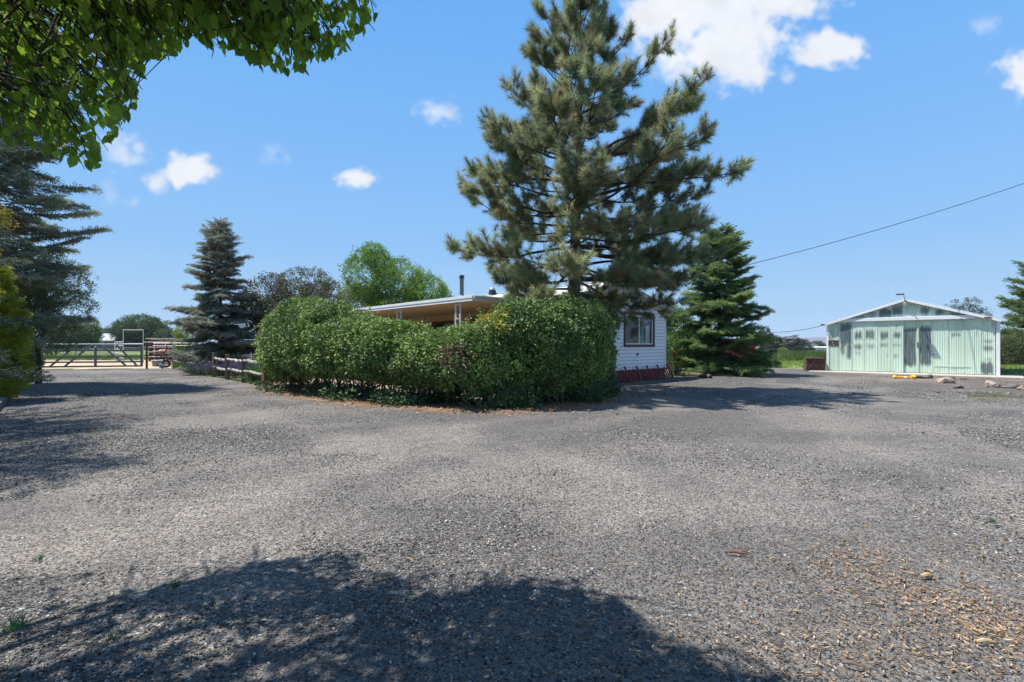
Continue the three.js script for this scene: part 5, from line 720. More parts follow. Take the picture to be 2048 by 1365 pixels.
// split-rail fence in two runs
function splitPost(x, z, h, w, label, m) { const t = thing('fence_post', label, 'post', [x, 0, z], 0.6 + x * 0.3, 'posts of the split-rail fence'); const g = box(w, h + 0.1, w * 0.85, 0, h / 2 - 0.05, 0, 0.012), p = g.attributes.position; for (let i = 0; i < p.count; i++) p.setX(i, p.getX(i) + 0.008 * noise3(p.getY(i) * 3, x, p.getZ(i) * 9)); part('post', g, m, t); part('mortise', box(w * 0.35, 0.1, w * 0.87, 0, h * 0.8, 0), darkSteel, t); part('mortise', box(w * 0.35, 0.1, w * 0.87, 0, h * 0.4, 0), darkSteel, t); }
function splitRail(a, b, label, m, seed) { const r = rng(seed), n = 10, pts = [], rad = []; for (let i = 0; i <= n; i++) { const q = i / n; pts.push(a.clone().lerp(b, q).add(V(0.015 * gauss(r), 0.014 * gauss(r) - 0.02 * Math.sin(q * 3.14), 0.015 * gauss(r)))); rad.push(0.062 * (0.62 + 0.45 * Math.sin(Math.PI * (0.12 + 0.76 * q))) * (0.92 + 0.16 * r())); } const g = tube(pts, rad, 6, 2); single('split_rail', g.toNonIndexed(), Object.assign(m.clone(), { flatShading: true }), label, 'rail', 'rails of the split-rail fence'); }
{
  const ps = [[-8.93, -18.05, 1.02], [-10.9, -20.3, 1.05], [-12.56, -22.05, 1.08], [-14.25, -23.9, 1.12]];
  ps.forEach(([x, z, h], i) => splitPost(x, z, h, i ? 0.15 : 0.17, ['pale brown mortised fence post at the end of the hedge', 'weathered brown fence post, second from the hedge', 'weathered brown fence post beside the lavender', 'grey fence post nearest the blue spruce'][i], i ? brownWood[i % 3] : std(lin(0.34, 0.22, 0.12), 0.95, { map: grainTex })));
  for (let i = 0; i < 3; i++) for (const [y, w] of [[0.84, 'upper'], [0.42, 'lower']]) splitRail(V(ps[i][0], y - 0.02 * i, ps[i][1]), V(ps[i + 1][0], y + 0.03, ps[i + 1][1]), w + ' weathered split rail ' + ['next to the hedge', 'between the two middle posts', 'above the lavender'][i], paleRail[(i + (y > 0.5 ? 1 : 0)) % 3], i * 7 + Math.round(y * 10));
  const qs = [[-17.35, -27.5, 0.98], [-19.5, -29.8, 1.0], [-21.65, -32.05, 1.02]];
  qs.forEach(([x, z, h], i) => splitPost(x, z, h, 0.15, ['brown fence post at the foot of the blue spruce', 'grey fence post between the green weeds', 'grey fence post beside the metal tub'][i], i ? greyWood[2] : brownWood[1]));
  for (let i = 0; i < 2; i++) for (const [y, w] of [[0.86, 'upper'], [0.45, 'lower']]) splitRail(V(qs[i][0], y, qs[i][1]), V(qs[i + 1][0], y + 0.02, qs[i + 1][1]), w + ' grey split rail ' + ['beside the blue spruce', 'over the green weeds near the paddock'][i], paleRail[i], 40 + i * 5 + Math.round(y * 10));
}
// corral of pipe panels beyond the gate
function pipePanel(a, b, ys, r, label, mat, uprights = 2, top) {
  const t = thing('corral_panel', label, 'panel', [a.x, 0, a.z]), v = b.clone().sub(a);
  for (const y of ys) part('rail', tube([V(0, y, 0), V(v.x, y, v.z)], r, 6), mat, t);
  for (let k = 0; k < uprights; k++) { const q = k / (uprights - 1); part('upright', tube([V(v.x * q, 0, v.z * q), V(v.x * q, top ?? Math.max(...ys), v.z * q)], r * 1.1, 6), mat, t); }
  if (top) part('header', tube([V(0, top, 0), V(v.x, top, v.z)], r * 1.1, 6), mat, t);
}
{
  const white = std(lin(0.5, 0.49, 0.47), 0.6);
  pipePanel(at(246, 690, 41).setY(0), at(286, 690, 41).setY(0), [0.55, 0.9, 1.25, 1.6], 0.024, 'tall white pipe gateway frame in the paddock', white, 2, 2.72);
  pipePanel(at(286, 690, 41.5).setY(0), at(352, 690, 42).setY(0), [0.5, 0.9, 1.3, 1.72], 0.028, 'long pale pipe panel in front of the red run-in shelter', white, 4);
  pipePanel(at(229, 690, 47).setY(0), at(246, 690, 41.2).setY(0), [0.4, 0.75, 1.1, 1.45, 1.75], 0.03, 'white pipe panel running back from the gateway frame', white, 4);
  for (const [p0, p1, d, lab] of [[60, 110, 52, 'rusty pipe fence span at the shrub end of the pasture'], [110, 150, 52, 'rusty pipe fence span in front of the light green tree'], [150, 190, 52.5, 'rusty pipe fence span between the light green tree and the grey house'], [190, 228, 53, 'rusty pipe fence span in front of the grey house']]) pipePanel(at(p0, 690, d).setY(0), at(p1, 690, d + 0.4).setY(0), [0.6, 1.05, 1.5], 0.025, lab, darkSteel, 2);
  // run-in shelter
  const o = at(299, 690, 44), sh = thing('run_in_shelter', 'red board run-in shelter with a pale metal roof in the paddock', 'shelter', [o.x, 0, o.z]), red = [0.85, 1, 1.2].map((k) => std(lin(0.17 * k, 0.045 * k, 0.032 * k), 0.9, { map: grainTex }));
  for (let k = 0; k < 8; k++) part('board', box(2.6, 0.19, 0.03, 1.3, 0.25 + 0.195 * k, -1.6), k < 5 ? brownWood[k % 3] : red[k % 3], sh); for (const x of [0, 1.3, 2.6]) part('post', box(0.12, 1.95, 0.12, x, 0.97, 0), red[1], sh); part('fascia', box(2.9, 0.32, 0.04, 1.35, 1.72, 0.07), red[2], sh); for (let k = 0; k < 8; k++) part('side_board', box(0.03, 0.19, 1.5, 0.0, 0.25 + 0.195 * k, -0.85), red[k % 3], sh);
  part('roof', bar(V(1.35, 2.05, 0.3), V(1.35, 1.92, -1.9), 3.1, 0.05), std(lin(0.55, 0.57, 0.6), 0.5), sh);
  // rolls, tub, tyre and bucket by the fence
  const logc = [[0.34, 0.15, 0.075], [0.5, 0.38, 0.28], [0.3, 0.17, 0.1], [0.42, 0.22, 0.12]]; for (let k = 0; k < 5; k++) { const p = at(319 + 4.2 * k, 690, 38.5); single('log_round', tube([V(p.x, 0.95 + 0.05 * (k % 2), p.z - 0.3), V(p.x + 0.03, 0.95 + 0.05 * (k % 2), p.z + 0.2)], 0.13 + 0.02 * (k % 3), 12), std(lin(...logc[k % 4]), 0.95, { map: mottleTex }), 'cut brown log round lying on the stack in front of the shelter', 'log', 'log rounds on the stack'); }
  const st = at(327, 690, 38.5), rk = thing('log_rack', 'low dark rack holding log rounds in front of the shelter', 'rack', [st.x, 0, st.z]); part('shelf', box(1.2, 0.08, 0.7, 0, 0.78, 0), brownWood[0], rk); for (const [x, z] of [[-0.5, -0.25], [0.5, -0.25], [-0.5, 0.25], [0.5, 0.25]]) part('leg', box(0.08, 0.76, 0.08, x, 0.38, z), brownWood[0], rk);
  const tb = at(316, 690, 34), tub = thing('stock_tub', 'grey metal stock tub on the paddock edge', 'tub', [tb.x, 0, tb.z]); part('body', new THREE.LatheGeometry([[0.0, 0.02], [0.3, 0.02], [0.34, 0.1], [0.38, 0.44], [0.36, 0.44], [0.32, 0.1], [0, 0.06]].map((q) => new THREE.Vector2(...q)), 24), std(lin(0.2, 0.21, 0.22), 0.5, { metalness: 0.3 }), tub); part('rim', new THREE.TorusGeometry(0.375, 0.018, 8, 28).rotateX(Math.PI / 2).translate(0, 0.445, 0), galvPipe, tub);
  const ty = at(332, 690, 32.6); const tyre = thing('tyre', 'black tyre standing beside the grey tub', 'tyre', [ty.x, 0.27, ty.z], 0.4); part('tread', new THREE.TorusGeometry(0.2, 0.07, 12, 28), std(lin(0.025, 0.025, 0.028), 0.9), tyre); part('hub', new THREE.CylinderGeometry(0.1, 0.1, 0.06, 18).rotateX(Math.PI / 2), galvPipe, tyre);
  const bk = at(329, 690, 31.4), bucket = thing('bucket', 'small grey bucket tipped on its side by the tyre', 'bucket', [bk.x, 0.13, bk.z], 0.7); part('body', new THREE.LatheGeometry([[0, 0], [0.1, 0], [0.135, 0.28], [0.125, 0.28], [0.09, 0.02], [0, 0.02]].map((q) => new THREE.Vector2(...q)), 20).rotateZ(1.35), std(lin(0.25, 0.28, 0.32), 0.5), bucket); part('bail', new THREE.TorusGeometry(0.13, 0.006, 6, 16, 3.1).rotateY(1.5).translate(-0.27, 0.06, 0), galvPipe, bucket);
}
// low wire garden fence and planters behind the split rails
{
  const a = V(-14.6, 0, -26.6), b = V(-9.6, 0, -21.2), v = b.clone().sub(a), t = thing('garden_wire_fence', 'low white wire mesh garden fence behind the split rails', 'fence', [a.x, 0, a.z]), w = std(lin(0.6, 0.6, 0.6), 0.5);
  for (const q of [0, 0.33, 0.66, 1]) part('post', tube([V(v.x * q, 0, v.z * q), V(v.x * q, 1.12, v.z * q)], 0.02, 6), w, t);
  for (let k = 0; k < 9; k++) part('wire', tube([V(0, 0.2 + 0.1 * k, 0), V(v.x, 0.2 + 0.1 * k, v.z)], 0.005, 4), w, t); for (let k = 0; k < 44; k++) part('wire', tube([V(v.x * k / 43, 0.15, v.z * k / 43), V(v.x * k / 43, 1.0, v.z * k / 43)], 0.005, 4), w, t);
  const hp = at(492, 690, 28), hut = thing('garden_hut', 'small timber hut glimpsed between spruce and hedge', 'hut', [hp.x, 0, hp.z], 0.3), wd = std(lin(0.42, 0.26, 0.11), 0.9, { map: grainTex }), dk = std(lin(0.025, 0.022, 0.02), 0.9);
  for (let k = 0; k < 9; k++) part('board', box(0.21, 1.75, 0.03, -1.0 + 0.215 * k, 0.9, 0), k > 4 && k < 7 ? dk : wd, hut); part('side', box(0.04, 1.7, 1.4, -1.1, 0.87, -0.7), wd, hut); part('side', box(0.04, 1.7, 1.4, 0.84, 0.87, -0.7), wd, hut); part('roof', bar(V(-0.13, 1.82, 0.25), V(-0.13, 2.0, -1.6), 2.3, 0.05), std(lin(0.2, 0.2, 0.2), 0.9), hut);
}
// far houses
{
  const o = at(191, 690, 150), h = thing('grey_house', 'low grey house with a pale shingle roof far behind the gate', 'house', [o.x, 0, o.z]), wall = std(lin(0.17, 0.15, 0.14), 0.9), wt = std(lin(0.6, 0.6, 0.58), 0.7), gl = std(lin(0.1, 0.16, 0.15), 0.2);
  part('wall', box(11.8, 2.6, 7, 5.9, 1.35, -3.5), wall, h); const rf = part('roof', bar(V(5.9, 4.95, -3.5), V(5.9, 2.75, 0.5), 12.8, 0.12), std(lin(0.42, 0.42, 0.43), 0.9, { map: mottleTex }), h); part('roof_slope', bar(V(5.9, 4.95, -3.5), V(5.9, 2.75, -7.5), 12.8, 0.12), std(lin(0.42, 0.42, 0.43), 0.9), rf); part('fascia', box(12.8, 0.2, 0.08, 5.9, 2.66, 0.54), wt, h);
  for (const [x, w] of [[1.7, 1.6], [9.4, 1.2], [6, 1.0]]) { const wi = part('window', box(w, 1.05, 0.06, x, 2.0, 0.03), wt, h); part('pane', box(w - 0.25, 0.82, 0.03, x, 2.0, 0.055), gl, wi); } part('corner_trim', box(0.25, 2.5, 0.1, 0.05, 1.3, 0.05), wt, h); part('corner_trim', box(0.25, 2.5, 0.1, 11.75, 1.3, 0.05), wt, h);
  const q = at(1612, 690, 170), w2 = thing('white_gabled_house', 'far white gabled house beyond the field beside the shed', 'house', [q.x, 0, q.z], -0.5), wm = std(lin(0.72, 0.72, 0.72), 0.7); const s = new THREE.Shape(); s.moveTo(-3.5, 0); s.lineTo(3.5, 0); s.lineTo(3.5, 1.4); s.lineTo(0, 2.9); s.lineTo(-3.5, 1.4); s.closePath(); part('wall', new THREE.ExtrudeGeometry(s, { depth: 9, bevelEnabled: false }).translate(0, 0, -9), wm, w2); for (const sg of [-1, 1]) part('roof', bar(V(0, 3.0, -4.4), V(sg * 4, 1.28, -4.4), 9.6, 0.14), std(lin(0.3, 0.3, 0.31), 0.9), w2); part('window', box(1.3, 1, 0.08, 0, 0.9, 0.04), gl, w2);
  const q2 = at(1645, 690, 140), w3 = thing('far_white_shed', 'low white shed roof beyond the field next to the green shed', 'shed', [q2.x, 0, q2.z], -0.3); part('wall', box(9, 0.9, 5, 0, 0.4, -2.5), wm, w3); for (const sg of [-1, 1]) part('roof', bar(V(0, 0.95, -2.5 + sg * 0.01), V(0, 0.7, -2.5 + sg * 2.8), 9.4, 0.08), wm, w3);
}

// ---------------------------------------------------------------- things in the yard
{
  // red lean-to behind the green spruce
  const o = at(1470, 690, 33.6), t = thing('red_lean_to', 'red board lean-to with a dark roof half hidden by the green spruce', 'shed', [o.x, 0, o.z]), red = [0.85, 1, 1.15].map((k) => std(lin(0.26 * k, 0.035 * k, 0.03 * k), 0.85, { map: grainTex }));
  for (let k = 0; k < 12; k++) part('board', box(0.2, 1.9, 0.025, -0.95 + 0.205 * k, 0.97, 0), red[k % 3], t); for (let k = 0; k < 12; k++) part('side_board', box(0.025, 1.9, 0.2, 1.42, 0.97, -0.12 - 0.205 * k), red[k % 3], t);
  part('post', box(0.11, 1.95, 0.11, 1.8, 0.97, 0.1), darkSteel, t); part('roof', bar(V(0.4, 2.55, -1.1), V(2.35, 2.0, -1.1), 2.9, 0.06), std(lin(0.07, 0.06, 0.055), 0.9), t); part('roof_slope', bar(V(0.4, 2.55, -1.1), V(-1.4, 2.0, -1.1), 2.9, 0.06), std(lin(0.07, 0.06, 0.055), 0.9), t);
  // brown wooden crate with diagonal boards
  const c = onGround(1629, 742), cr = thing('wooden_crate', 'brown wooden crate with crossed corner braces beside the shed', 'crate', [c.x, 0, c.z], -0.35), bw = [0.85, 1, 1.15].map((k) => std(lin(0.13 * k, 0.072 * k, 0.052 * k), 0.9, { map: grainTex }));
  for (let k = 0; k < 5; k++) { part('front_board', box(0.96, 0.135, 0.02, 0, 0.08 + 0.14 * k, 0.4), bw[k % 3], cr); part('back_board', box(0.96, 0.135, 0.02, 0, 0.08 + 0.14 * k, -0.4), bw[k % 3], cr); part('side_board', box(0.02, 0.135, 0.78, 0.47, 0.08 + 0.14 * k, 0), bw[k % 3], cr); part('side_board', box(0.02, 0.135, 0.78, -0.47, 0.08 + 0.14 * k, 0), bw[k % 3], cr); part('top_board', box(0.195, 0.025, 0.9, -0.4 + 0.2 * k, 0.73, 0), bw[(k + 1) % 3], cr); }
  part('brace', bar(V(-0.42, 0.04, 0.425), V(-0.02, 0.66, 0.425), 0.03, 0.1, V(0, 0, 1)), std(lin(0.06, 0.033, 0.025), 0.9), cr); part('brace', bar(V(0.42, 0.04, 0.425), V(0.02, 0.66, 0.425), 0.03, 0.1, V(0, 0, 1)), std(lin(0.06, 0.033, 0.025), 0.9), cr); part('frame', box(0.98, 0.07, 0.03, 0, 0.69, 0.42), bw[0], cr);
  // orange post marker lying on the ground
  const m = onGround(1808, 758), mk = thing('orange_marker', 'orange and yellow plastic marker post lying on the gravel by the shed', 'marker', [m.x, 0.06, m.z], -0.42), og = std(lin(0.85, 0.3, 0.01), 0.5), yl = std(lin(0.85, 0.5, 0.04), 0.5);
  part('tube', tube([V(-0.28, 0, 0), V(0.28, 0, 0)], 0.042, 14), og, mk); part('knob', new THREE.SphereGeometry(0.075, 18, 12).scale(1, 1, 1).translate(-0.33, 0.01, 0), yl, mk); part('foot', new THREE.CylinderGeometry(0.095, 0.075, 0.16, 18).rotateZ(Math.PI / 2).translate(0.34, 0.02, 0), yl, mk); part('band', new THREE.CylinderGeometry(0.045, 0.045, 0.1, 14).rotateZ(Math.PI / 2).translate(0.05, 0, 0), std(lin(0.8, 0.75, 0.65), 0.5), mk);
  // cut log, stones and timber offcuts in front of the shed
  const stone = (k, c) => std(lin(...c), 0.95, { map: mottleTex, flatShading: true }); const palette = [[0.2, 0.16, 0.14], [0.36, 0.27, 0.22], [0.13, 0.11, 0.1], [0.3, 0.22, 0.17]];
  const rocks = [[1860, 757, 0.2, 0.16, 2, 'dark round stone beside the orange marker'], [1893, 767, 0.42, 0.2, 1, 'large pinkish stone lying before the shed corner'], [1905, 764, 0.2, 0.17, 2, 'dark stump-like stone touching the large pinkish stone'], [1917, 777, 0.2, 0.07, 2, 'flat dark stone in the gravel below the large pinkish stone'], [1982, 772, 0.3, 0.17, 1, 'pale tan stone near the shed post'], [1974, 776, 0.14, 0.1, 0, 'small grey stone beside the pale tan stone'], [1996, 776, 0.18, 0.09, 2, 'flat dark slab of stone between tan stones'], [2027, 777, 0.45, 0.13, 2, 'long dark rock at the gravel edge'], [2044, 780, 0.2, 0.1, 3, 'pale grey rock behind the long dark rock'], [1928, 760, 0.28, 0.06, 2, 'flat bark piece on the shed apron'], [2005, 752, 0.22, 0.1, 2, 'dark clod at the foot of the shed post'], [1878, 787, 0.07, 0.05, 2, 'small dark pebble stone in the gravel before the shed'], [2016, 790, 0.1, 0.05, 3, 'small tan stone in the weedy gravel'],
    [1348, 745, 0.5, 0.24, 1, 'pale boulder beside the end of the picket skirting'], [1357, 738, 0.32, 0.2, 3, 'tan boulder resting behind the pale boulder'], [1368, 747, 0.22, 0.12, 1, 'small pale stone at the foot of the orange post'], [755, 803, 0.12, 0.08, 0, 'rounded grey stone under the hedge'], [732, 800, 0.14, 0.1, 2, 'dark stone among the hedge stems'], [770, 804, 0.2, 0.07, 3, 'flat tan stone at the hedge foot'], [697, 803, 0.11, 0.09, 0, 'pale round stone under the middle of the hedge']];
  rocks.forEach(([px, py, s, h, k, lab], i) => { const p = onGround(px, py), g = rock(i * 5 + 2, s * 0.62, h, s * 0.5, 2); g.translate(p.x, h * 0.28, p.z); single('stone', g, stone(i, palette[k]), lab, 'stone', 'stones lying about the yard'); });
  const lg = onGround(1812, 757); single('dark_branch', tube([V(m.x + 0.5, 0.05, m.z - 0.2), V(m.x + 0.8, 0.06, m.z - 0.1), V(m.x + 1.1, 0.03, m.z + 0.05)], [0.07, 0.06, 0.02], 8), barkMat(0.06, 0.05, 0.035), 'dark rotten branch lying at the end of the orange marker', 'branch');
  // wooden post, rail cart and timber by the house corner
  const op = onGround(1378, 746); const post = thing('orange_post', 'bare orange wooden post standing before the green spruce', 'post', [op.x, 0, op.z], 0.4); part('post', box(0.12, 2.0, 0.11, 0, 0.95, 0, 0.01), std(lin(0.5, 0.2, 0.05), 0.8, { map: grainTex }), post); part('hook', new THREE.TorusGeometry(0.05, 0.01, 6, 14, 4).translate(0, 1.2, 0.08), darkSteel, post);
  const ct = onGround(1393, 750), cart = thing('hand_cart', 'grey metal hand cart with an upright handle frame beside the orange post', 'cart', [ct.x, 0, ct.z], 0.15);
  for (const z of [-0.22, 0.22]) part('handle_pipe', tube([V(0.32, 0.28, z), V(0.34, 0.95, z), V(0.3, 1.0, z * 0.9)], 0.018, 8), galvPipe, cart); part('handle_bar', tube([V(-0.35, 1.02, 0), V(0.3, 1.0, -0.2), V(0.3, 1.0, 0.2)], 0.018, 8), galvPipe, cart); part('deck', box(1.0, 0.06, 0.55, 0, 0.25, 0), darkSteel, cart); for (const [x, z] of [[-0.36, 0.3], [0.36, 0.3], [-0.36, -0.3], [0.36, -0.3]]) { const wh = part('wheel', new THREE.TorusGeometry(0.085, 0.035, 8, 18).translate(x, 0.12, z), std(lin(0.03, 0.03, 0.03), 0.9), cart); part('rim', new THREE.CylinderGeometry(0.06, 0.06, 0.03, 14).rotateX(Math.PI / 2).translate(x, 0.12, z), galvPipe, wh); }
  const l1 = onGround(1362, 752), l2 = onGround(1422, 757); single('border_log', tube([V(l1.x, 0.09, l1.z), V((l1.x + l2.x) / 2, 0.1, l1.z + 0.1), V(l2.x, 0.08, l2.z)], [0.12, 0.1, 0.09], 9), barkMat(0.16, 0.125, 0.09), 'weathered log lying along the gravel by the hand cart', 'log');
  const pl = at(1343, 690, 25.2), chair = thing('garden_chair', 'weathered grey wooden garden chair at the corner of the white house', 'chair', [pl.x, 0, pl.z], 0.6), gw = std(lin(0.5, 0.46, 0.4), 0.95, { map: grainTex }); for (let k = 0; k < 4; k++) part('seat_slat', box(0.6, 0.025, 0.11, 0, 0.42, -0.18 + 0.12 * k), gw, chair); for (let k = 0; k < 5; k++) { const g = box(0.1, 0.75, 0.025, -0.24 + 0.12 * k, 0.37, 0); g.rotateX(-0.3); g.translate(0, 0.43, -0.24); part('back_slat', g, gw, chair); } for (const [x, z] of [[-0.28, 0.25], [0.28, 0.25], [-0.28, -0.25], [0.28, -0.25]]) part('leg', box(0.06, z > 0 ? 0.62 : 0.45, 0.06, x, z > 0 ? 0.31 : 0.22, z), gw, chair); for (const x of [-0.3, 0.3]) part('armrest', box(0.1, 0.025, 0.62, x, 0.635, 0), gw, chair);
  const sp = at(1353, 690, 25.8), slp = thing('slat_trellis', 'white slatted trellis panel leaning by the house shrub', 'trellis', [sp.x, 0, sp.z], 0.3); for (const x of [-0.1, 0.12]) part('stile', box(0.04, 1.35, 0.03, x, 0.68, 0), std(lin(0.6, 0.6, 0.6), 0.7), slp); for (let k = 0; k < 9; k++) part('slat', box(0.2, 0.035, 0.02, 0.01, 0.2 + 0.13 * k, 0.02), std(lin(0.6, 0.6, 0.6), 0.7), slp);
  const rf = at(1362, 690, 25.4); const bl = rng(4); for (let k = 0; k < 9; k++) { const p = at(1338 + 30 * bl(), 682 + 50 * bl(), 24.7); const f = rock(k + 60, 0.06, 0.06, 0.06, 1).translate(p.x, p.y, p.z); part('bloom', f.translate(-8.35, 0, 25.6), std(lin(0.5, 0.06, 0.03), 0.8), scene.getObjectByName('rose_shrub')); }
  // wood scraps on the gravel in front
  const scrap = [[775, 1158, 0.09, 'curled piece of brown bark on the sunlit gravel at the shade edge'], [1855, 1163, 0.085, 'thick pale wood chunk at the far side of the splinters'], [1972, 1296, 0.085, 'straight cut pale stick among the wood splinters'], [1473, 1113, 0.16, 'reddish brown sliver of wood at the start of the splinters'], [1710, 1340, 0.1, 'grey brown twig across the near splinters'], [820, 1127, 0.075, 'slim tan stick on the bare gravel above the bark piece'], [1945, 1215, 0.08, 'split brown wood piece in the thick of the splinters'], [1965, 1120, 0.05, 'short pale offcut lying apart on bare gravel']];
  scrap.forEach(([px, py, l, lab], i) => { const p = onGround(px, py), a = i * 1.3 % 1.1 - 0.3, dx = Math.cos(a) * l / 2, dz = Math.sin(a) * l / 2, y = 0.022 + 0.03 * fbm(p.x * 0.8, 1, p.z * 0.8, 3), w = l * (i === 1 || i === 0 ? 0.16 : i === 2 ? 0.11 : 0.06); const g = tube([V(p.x - dx, y, p.z - dz), V(p.x - dx * 0.3, y + 0.01, p.z - dz * 0.4 + 0.004), V(p.x + dx * 0.4, y + 0.006, p.z + dz * 0.4), V(p.x + dx, y, p.z + dz)], [w * 0.7, w, w * 0.9, w * 0.5], 6, 6); single('wood_scrap', g.toNonIndexed(), std(lin(...[[0.42, 0.28, 0.18], [0.6, 0.42, 0.2], [0.62, 0.46, 0.26], [0.24, 0.11, 0.06], [0.22, 0.14, 0.09], [0.6, 0.42, 0.22], [0.38, 0.22, 0.1], [0.62, 0.46, 0.24]][i]), 0.9, { flatShading: true, map: grainTex }), lab, 'wood', 'wood scraps on the gravel'); });
  // overhead wires
  const cable = (a, b, sag, label) => { const p = []; for (let i = 0; i <= 40; i++) { const q = i / 40; p.push(a.clone().lerp(b, q).add(V(0, -4 * sag * q * (1 - q), 0))); } single('overhead_wire', tube(p, 0.016, 6), std(lin(0.02, 0.02, 0.022), 0.7), label, 'wire'); };
  const mast = V(5.9, 0, -24.4); const ms = thing('service_mast', 'grey service mast behind the roof of the white house carrying the wire', 'mast', [mast.x, 0, mast.z]); part('pipe', tube([V(0, 0, 0), V(0, 4.2, 0)], 0.035, 8), galvPipe, ms); part('weatherhead', new THREE.SphereGeometry(0.07, 12, 8).translate(0, 4.22, 0), galvPipe, ms);
  const pole = V(33, 0, -26); cable(V(mast.x, 4.1, mast.z), V(pole.x, 12.2, pole.z), 0.55, 'dark overhead wire rising from behind the pine to a pole outside the view'); const pt = thing('utility_pole', 'brown utility pole carrying the overhead wire beside the yard', 'pole', [pole.x, 0, pole.z]); part('shaft', tube([V(0, -0.2, 0), V(0, 12.6, 0)], [0.17, 0.11], 10), barkMat(0.14, 0.1, 0.07), pt); part('crossarm', box(2.2, 0.12, 0.1, 0, 12.2, 0.14), brownWood[0], pt);
  const we = at(1653, 649.5, 28.6); cable(at(1528, 664.5, 33.4), we, 0.16, 'thin dark wire running from the red lean-to to the shed eave');
}
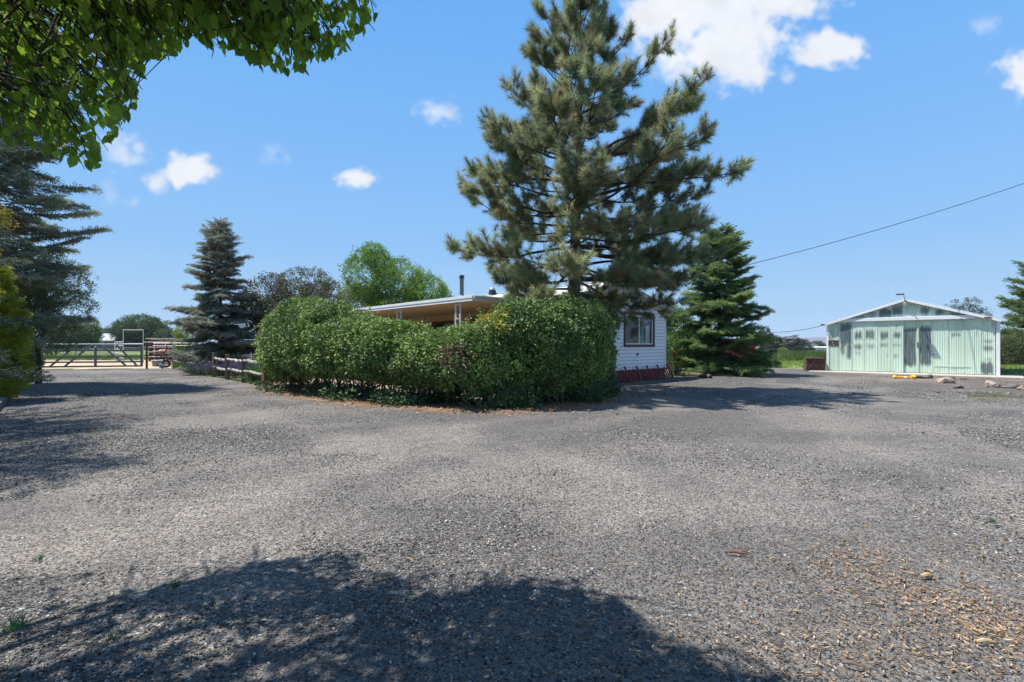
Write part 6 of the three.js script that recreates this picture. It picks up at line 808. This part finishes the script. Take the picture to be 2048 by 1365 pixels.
// ---------------------------------------------------------------- plants near the ground
{
  const blade = [1, 2].map((s) => { const r = rng(s), t = []; for (let i = 0; i < 12; i++) { const a = r() * 6.283, l = 0.6 + 0.5 * r(), x = 0.12 * gauss(r), z = 0.12 * gauss(r), bx = 0.3 * gauss(r), bz = 0.3 * gauss(r), w = 0.035; t.push(x + w * Math.cos(a), 0, z + w * Math.sin(a), x - w * Math.cos(a), 0, z - w * Math.sin(a), x + bx, l, z + bz); } return triGeo(t); });
  const grassMat = leafMat({ transmission: 0.3 });
  const turf = (name, label, poly, n, h, col, col2, seed, ok) => { const r = rng(seed), xs = poly.map((p) => p[0]), zs = poly.map((p) => p[1]), items = []; for (let i = 0; i < n * 8 && items.length < n; i++) { const x = lerp(Math.min(...xs), Math.max(...xs), r()), z = lerp(Math.min(...zs), Math.max(...zs), r()); if (!inPoly(poly, x, z) || (ok && !ok(x, z, r))) continue; const k = clamp(0.5 + 0.8 * fbm(x * 0.3, 3, z * 0.3, 3) + 0.2 * gauss(r)); items.push({ p: V(x, -0.02, z), d: V(0.12 * gauss(r), 1, 0.12 * gauss(r)).normalize(), s: V(1, 1, 1).multiplyScalar(h * (0.6 + 0.8 * r())), c: tint(r, [0, 1, 2].map((j) => lerp(col[j], col2[j], k)), 0.2, 0.06) }); } const m = scatter(name, blade, grassMat, items, scene, seed); m.userData.label = label; };
  turf('field_grass', 'short mown grass of the sunny field', [[11, -33.4], [17.2, -32.8], [26.4, -26.6], [30, -26], [46, -22], [60, -40], [40, -46], [12, -46]], 15000, 0.16, [0.13, 0.2, 0.035], [0.24, 0.3, 0.06], 81);
  turf('tall_grass', 'taller darker grass at the back of the field', [[12, -46], [40, -46], [60, -41], [70, -60], [14, -66]], 11000, 0.75, [0.06, 0.11, 0.03], [0.13, 0.18, 0.05], 82);
  turf('pasture_grass', 'green grass strip behind the paddock', [[-50, -51], [-19, -49], [-20, -64], [-70, -66]], 9000, 0.3, [0.13, 0.19, 0.035], [0.22, 0.27, 0.06], 83);
  turf('gravel_weeds', 'low yellow-green weeds in the gravel before the shed', [onGround(1930, 786), onGround(2060, 790), onGround(2090, 815), onGround(1990, 812), onGround(1935, 799)].map((p) => [p.x, p.z]), 420, 0.07, [0.13, 0.16, 0.04], [0.22, 0.22, 0.08], 84, (x, z) => fbm(x * 1.6, 2, z * 1.6, 3) > -0.05);
  turf('yard_weeds', 'small green weeds scattered over the gravel yard', [[2, -8], [26, -10], [22, -22], [8, -20]], 260, 0.05, [0.07, 0.12, 0.03], [0.14, 0.17, 0.05], 85, (x, z) => fbm(x * 0.9, 6, z * 0.9, 3) > 0.22);
  turf('fence_weeds', 'green weeds along the foot of the split-rail fence', [[-21.4, -31.6], [-17.4, -27.1], [-15.2, -25.2], [-15.8, -25.8], [-18.2, -29], [-21.4, -33]], 900, 0.42, [0.06, 0.12, 0.03], [0.14, 0.2, 0.05], 86);
  for (const n of ['field_grass', 'tall_grass', 'pasture_grass', 'gravel_weeds', 'yard_weeds', 'fence_weeds']) taken.set(n, 3);
  // lavender and leafy ground plants behind the split rails
  const spike = [1, 2].map((s) => { const r = rng(s + 50), t = []; for (let i = 0; i < 16; i++) { const a = r() * 6.283, l = 0.55 + 0.25 * r(), o = 0.36 * r(), e = V(Math.cos(a) * o, l, Math.sin(a) * o), d = randDir(r).multiplyScalar(0.016); t.push(0, 0, 0, e.x * 0.8 + d.x, l * 0.72, e.z * 0.8 + d.z, e.x * 0.8 - d.x, l * 0.72, e.z * 0.8 - d.z); } return triGeo(t); }), flower = [1, 2].map((s) => { const r = rng(s + 50), t = []; for (let i = 0; i < 16; i++) { const a = r() * 6.283, l = 0.55 + 0.25 * r(), o = 0.36 * r(), e = V(Math.cos(a) * o, l, Math.sin(a) * o); randDir(r); for (let k = 0; k < 2; k++) { const w = k ? V(0.03, 0, 0) : V(0, 0, 0.03); t.push(e.x - w.x, l * 0.74, e.z - w.z, e.x + w.x, l * 0.74, e.z + w.z, e.x * 1.04, l, e.z * 1.04); } } return triGeo(t); });
  [[-13.2, -23.4, 0.8, 'lavender clump under the rail by the spruce-side post'], [-14.6, -24.6, 0.85, 'lavender clump at the foot of the blue spruce'], [-12.2, -23.3, 0.8, 'lavender clump behind the middle of the split rails'], [-11.5, -22.4, 0.8, 'lavender clump nearest the green ground plants']].forEach(([x, z, s, lab], k) => { const t = thing('lavender', lab, 'plant', [x, 0, z], 0, 'lavender along the fence'), r = rng(k + 5), a = [], b = []; for (let i = 0; i < 46; i++) { const p = V(0.42 * gauss(r), 0, 0.35 * gauss(r)), q = { p, d: V(0.15 * gauss(r), 1, 0.15 * gauss(r)).normalize(), t: r() * 6.28, v: i % 2, s: s * (0.75 + 0.4 * r()) }; a.push({ ...q, c: tint(r, [0.11, 0.15, 0.09], 0.25) }); b.push({ ...q, c: tint(r, [0.21, 0.19, 0.27], 0.25) }); } scatter('foliage', spike, grassMat, a, t, 2); scatter('flowers', flower, grassMat, b, t, 2); });
  [[-10.5, -19.3, 0.8, 0.55], [-9.6, -18.9, 0.8, 0.75], [-11.4, -20.7, 0.8, 0.5], [-9.0, -18.9, 0.6, 0.9]].forEach(([x, z, w, h], k) => leafy('ground_plant', ['feathery green ground plant behind the split rail next to the hedge', 'tall green plant between end post and hedge', 'low green plant behind the second fence post', 'bushy green plant filling the gap at the hedge end'][k], [x + 0.6, 0, z - 0.75], [[0, h * 0.5, 0, w, h * 0.55, w * 0.7]], { seed: 90 + k, col: [0.05, 0.11, 0.03], col2: [0.1, 0.18, 0.045], sc: 0.5, dens: 0.8, trunk: 0.02, category: 'plant', group: 'ground plants along the fence' }));
  leafy('yellow_shrub', 'yellow-green shrub beside the metal tub at the paddock corner', [-21.8, 0, -32.6], [[0.5, 1.5, 0, 0.6, 0.75, 0.5], [0.9, 0.8, 0, 0.5, 0.6, 0.5], [0.2, 2.2, 0, 0.4, 0.45, 0.4]], { seed: 95, col: [0.13, 0.2, 0.02], col2: [0.24, 0.28, 0.03], sc: 0.7, dens: 0.6, trunk: 0.04, category: 'shrub' });
  // sprigs of weed in the shaded foreground
  [[35, 1265, 0.1], [355, 1180, 0.06], [80, 1125, 0.045], [425, 1220, 0.05], [470, 1245, 0.035], [225, 1290, 0.05], [1985, 1050, 0.05]].forEach(([px, py, h], k) => { const p = onGround(px, py), t = thing('weed_sprig', ['feathery green weed sprig, tallest in the shaded gravel', 'grassy weed sprig where the shade ends on the gravel', 'weed sprig in the streaky shade at the gravel edge', 'small blue-green weed sprig inside the shade', 'tiny weed sprig between sun flecks', 'flat weed sprig beside a sun fleck', 'small green weed alone on the open gravel'][k], 'weed', [p.x, 0.02, p.z]), r = rng(k + 3), it = []; for (let i = 0; i < 5; i++) it.push({ p: V(0.2 * h * gauss(r), 0, 0.2 * h * gauss(r)), d: V(0.3 * gauss(r), 1, 0.3 * gauss(r)).normalize(), s: h, c: tint(r, [0.06, 0.15, 0.08], 0.3) }); const g = mergeGeometries(it.map((q, i) => { const b = blade[i % 2].clone(); b.scale(q.s, q.s, q.s); b.applyQuaternion(new THREE.Quaternion().setFromUnitVectors(UP, q.d)); b.translate(q.p.x, q.p.y, q.p.z); return b; })); part('blades', g, leafMat({ color: lin(0.05, 0.13, 0.07), transmission: 0.3 }), t); });
}
scene.fog = new THREE.FogExp2(0xc4d6ee, 0.00016);
console.log('instanced copies', copies);
renderer.render(scene, camera);
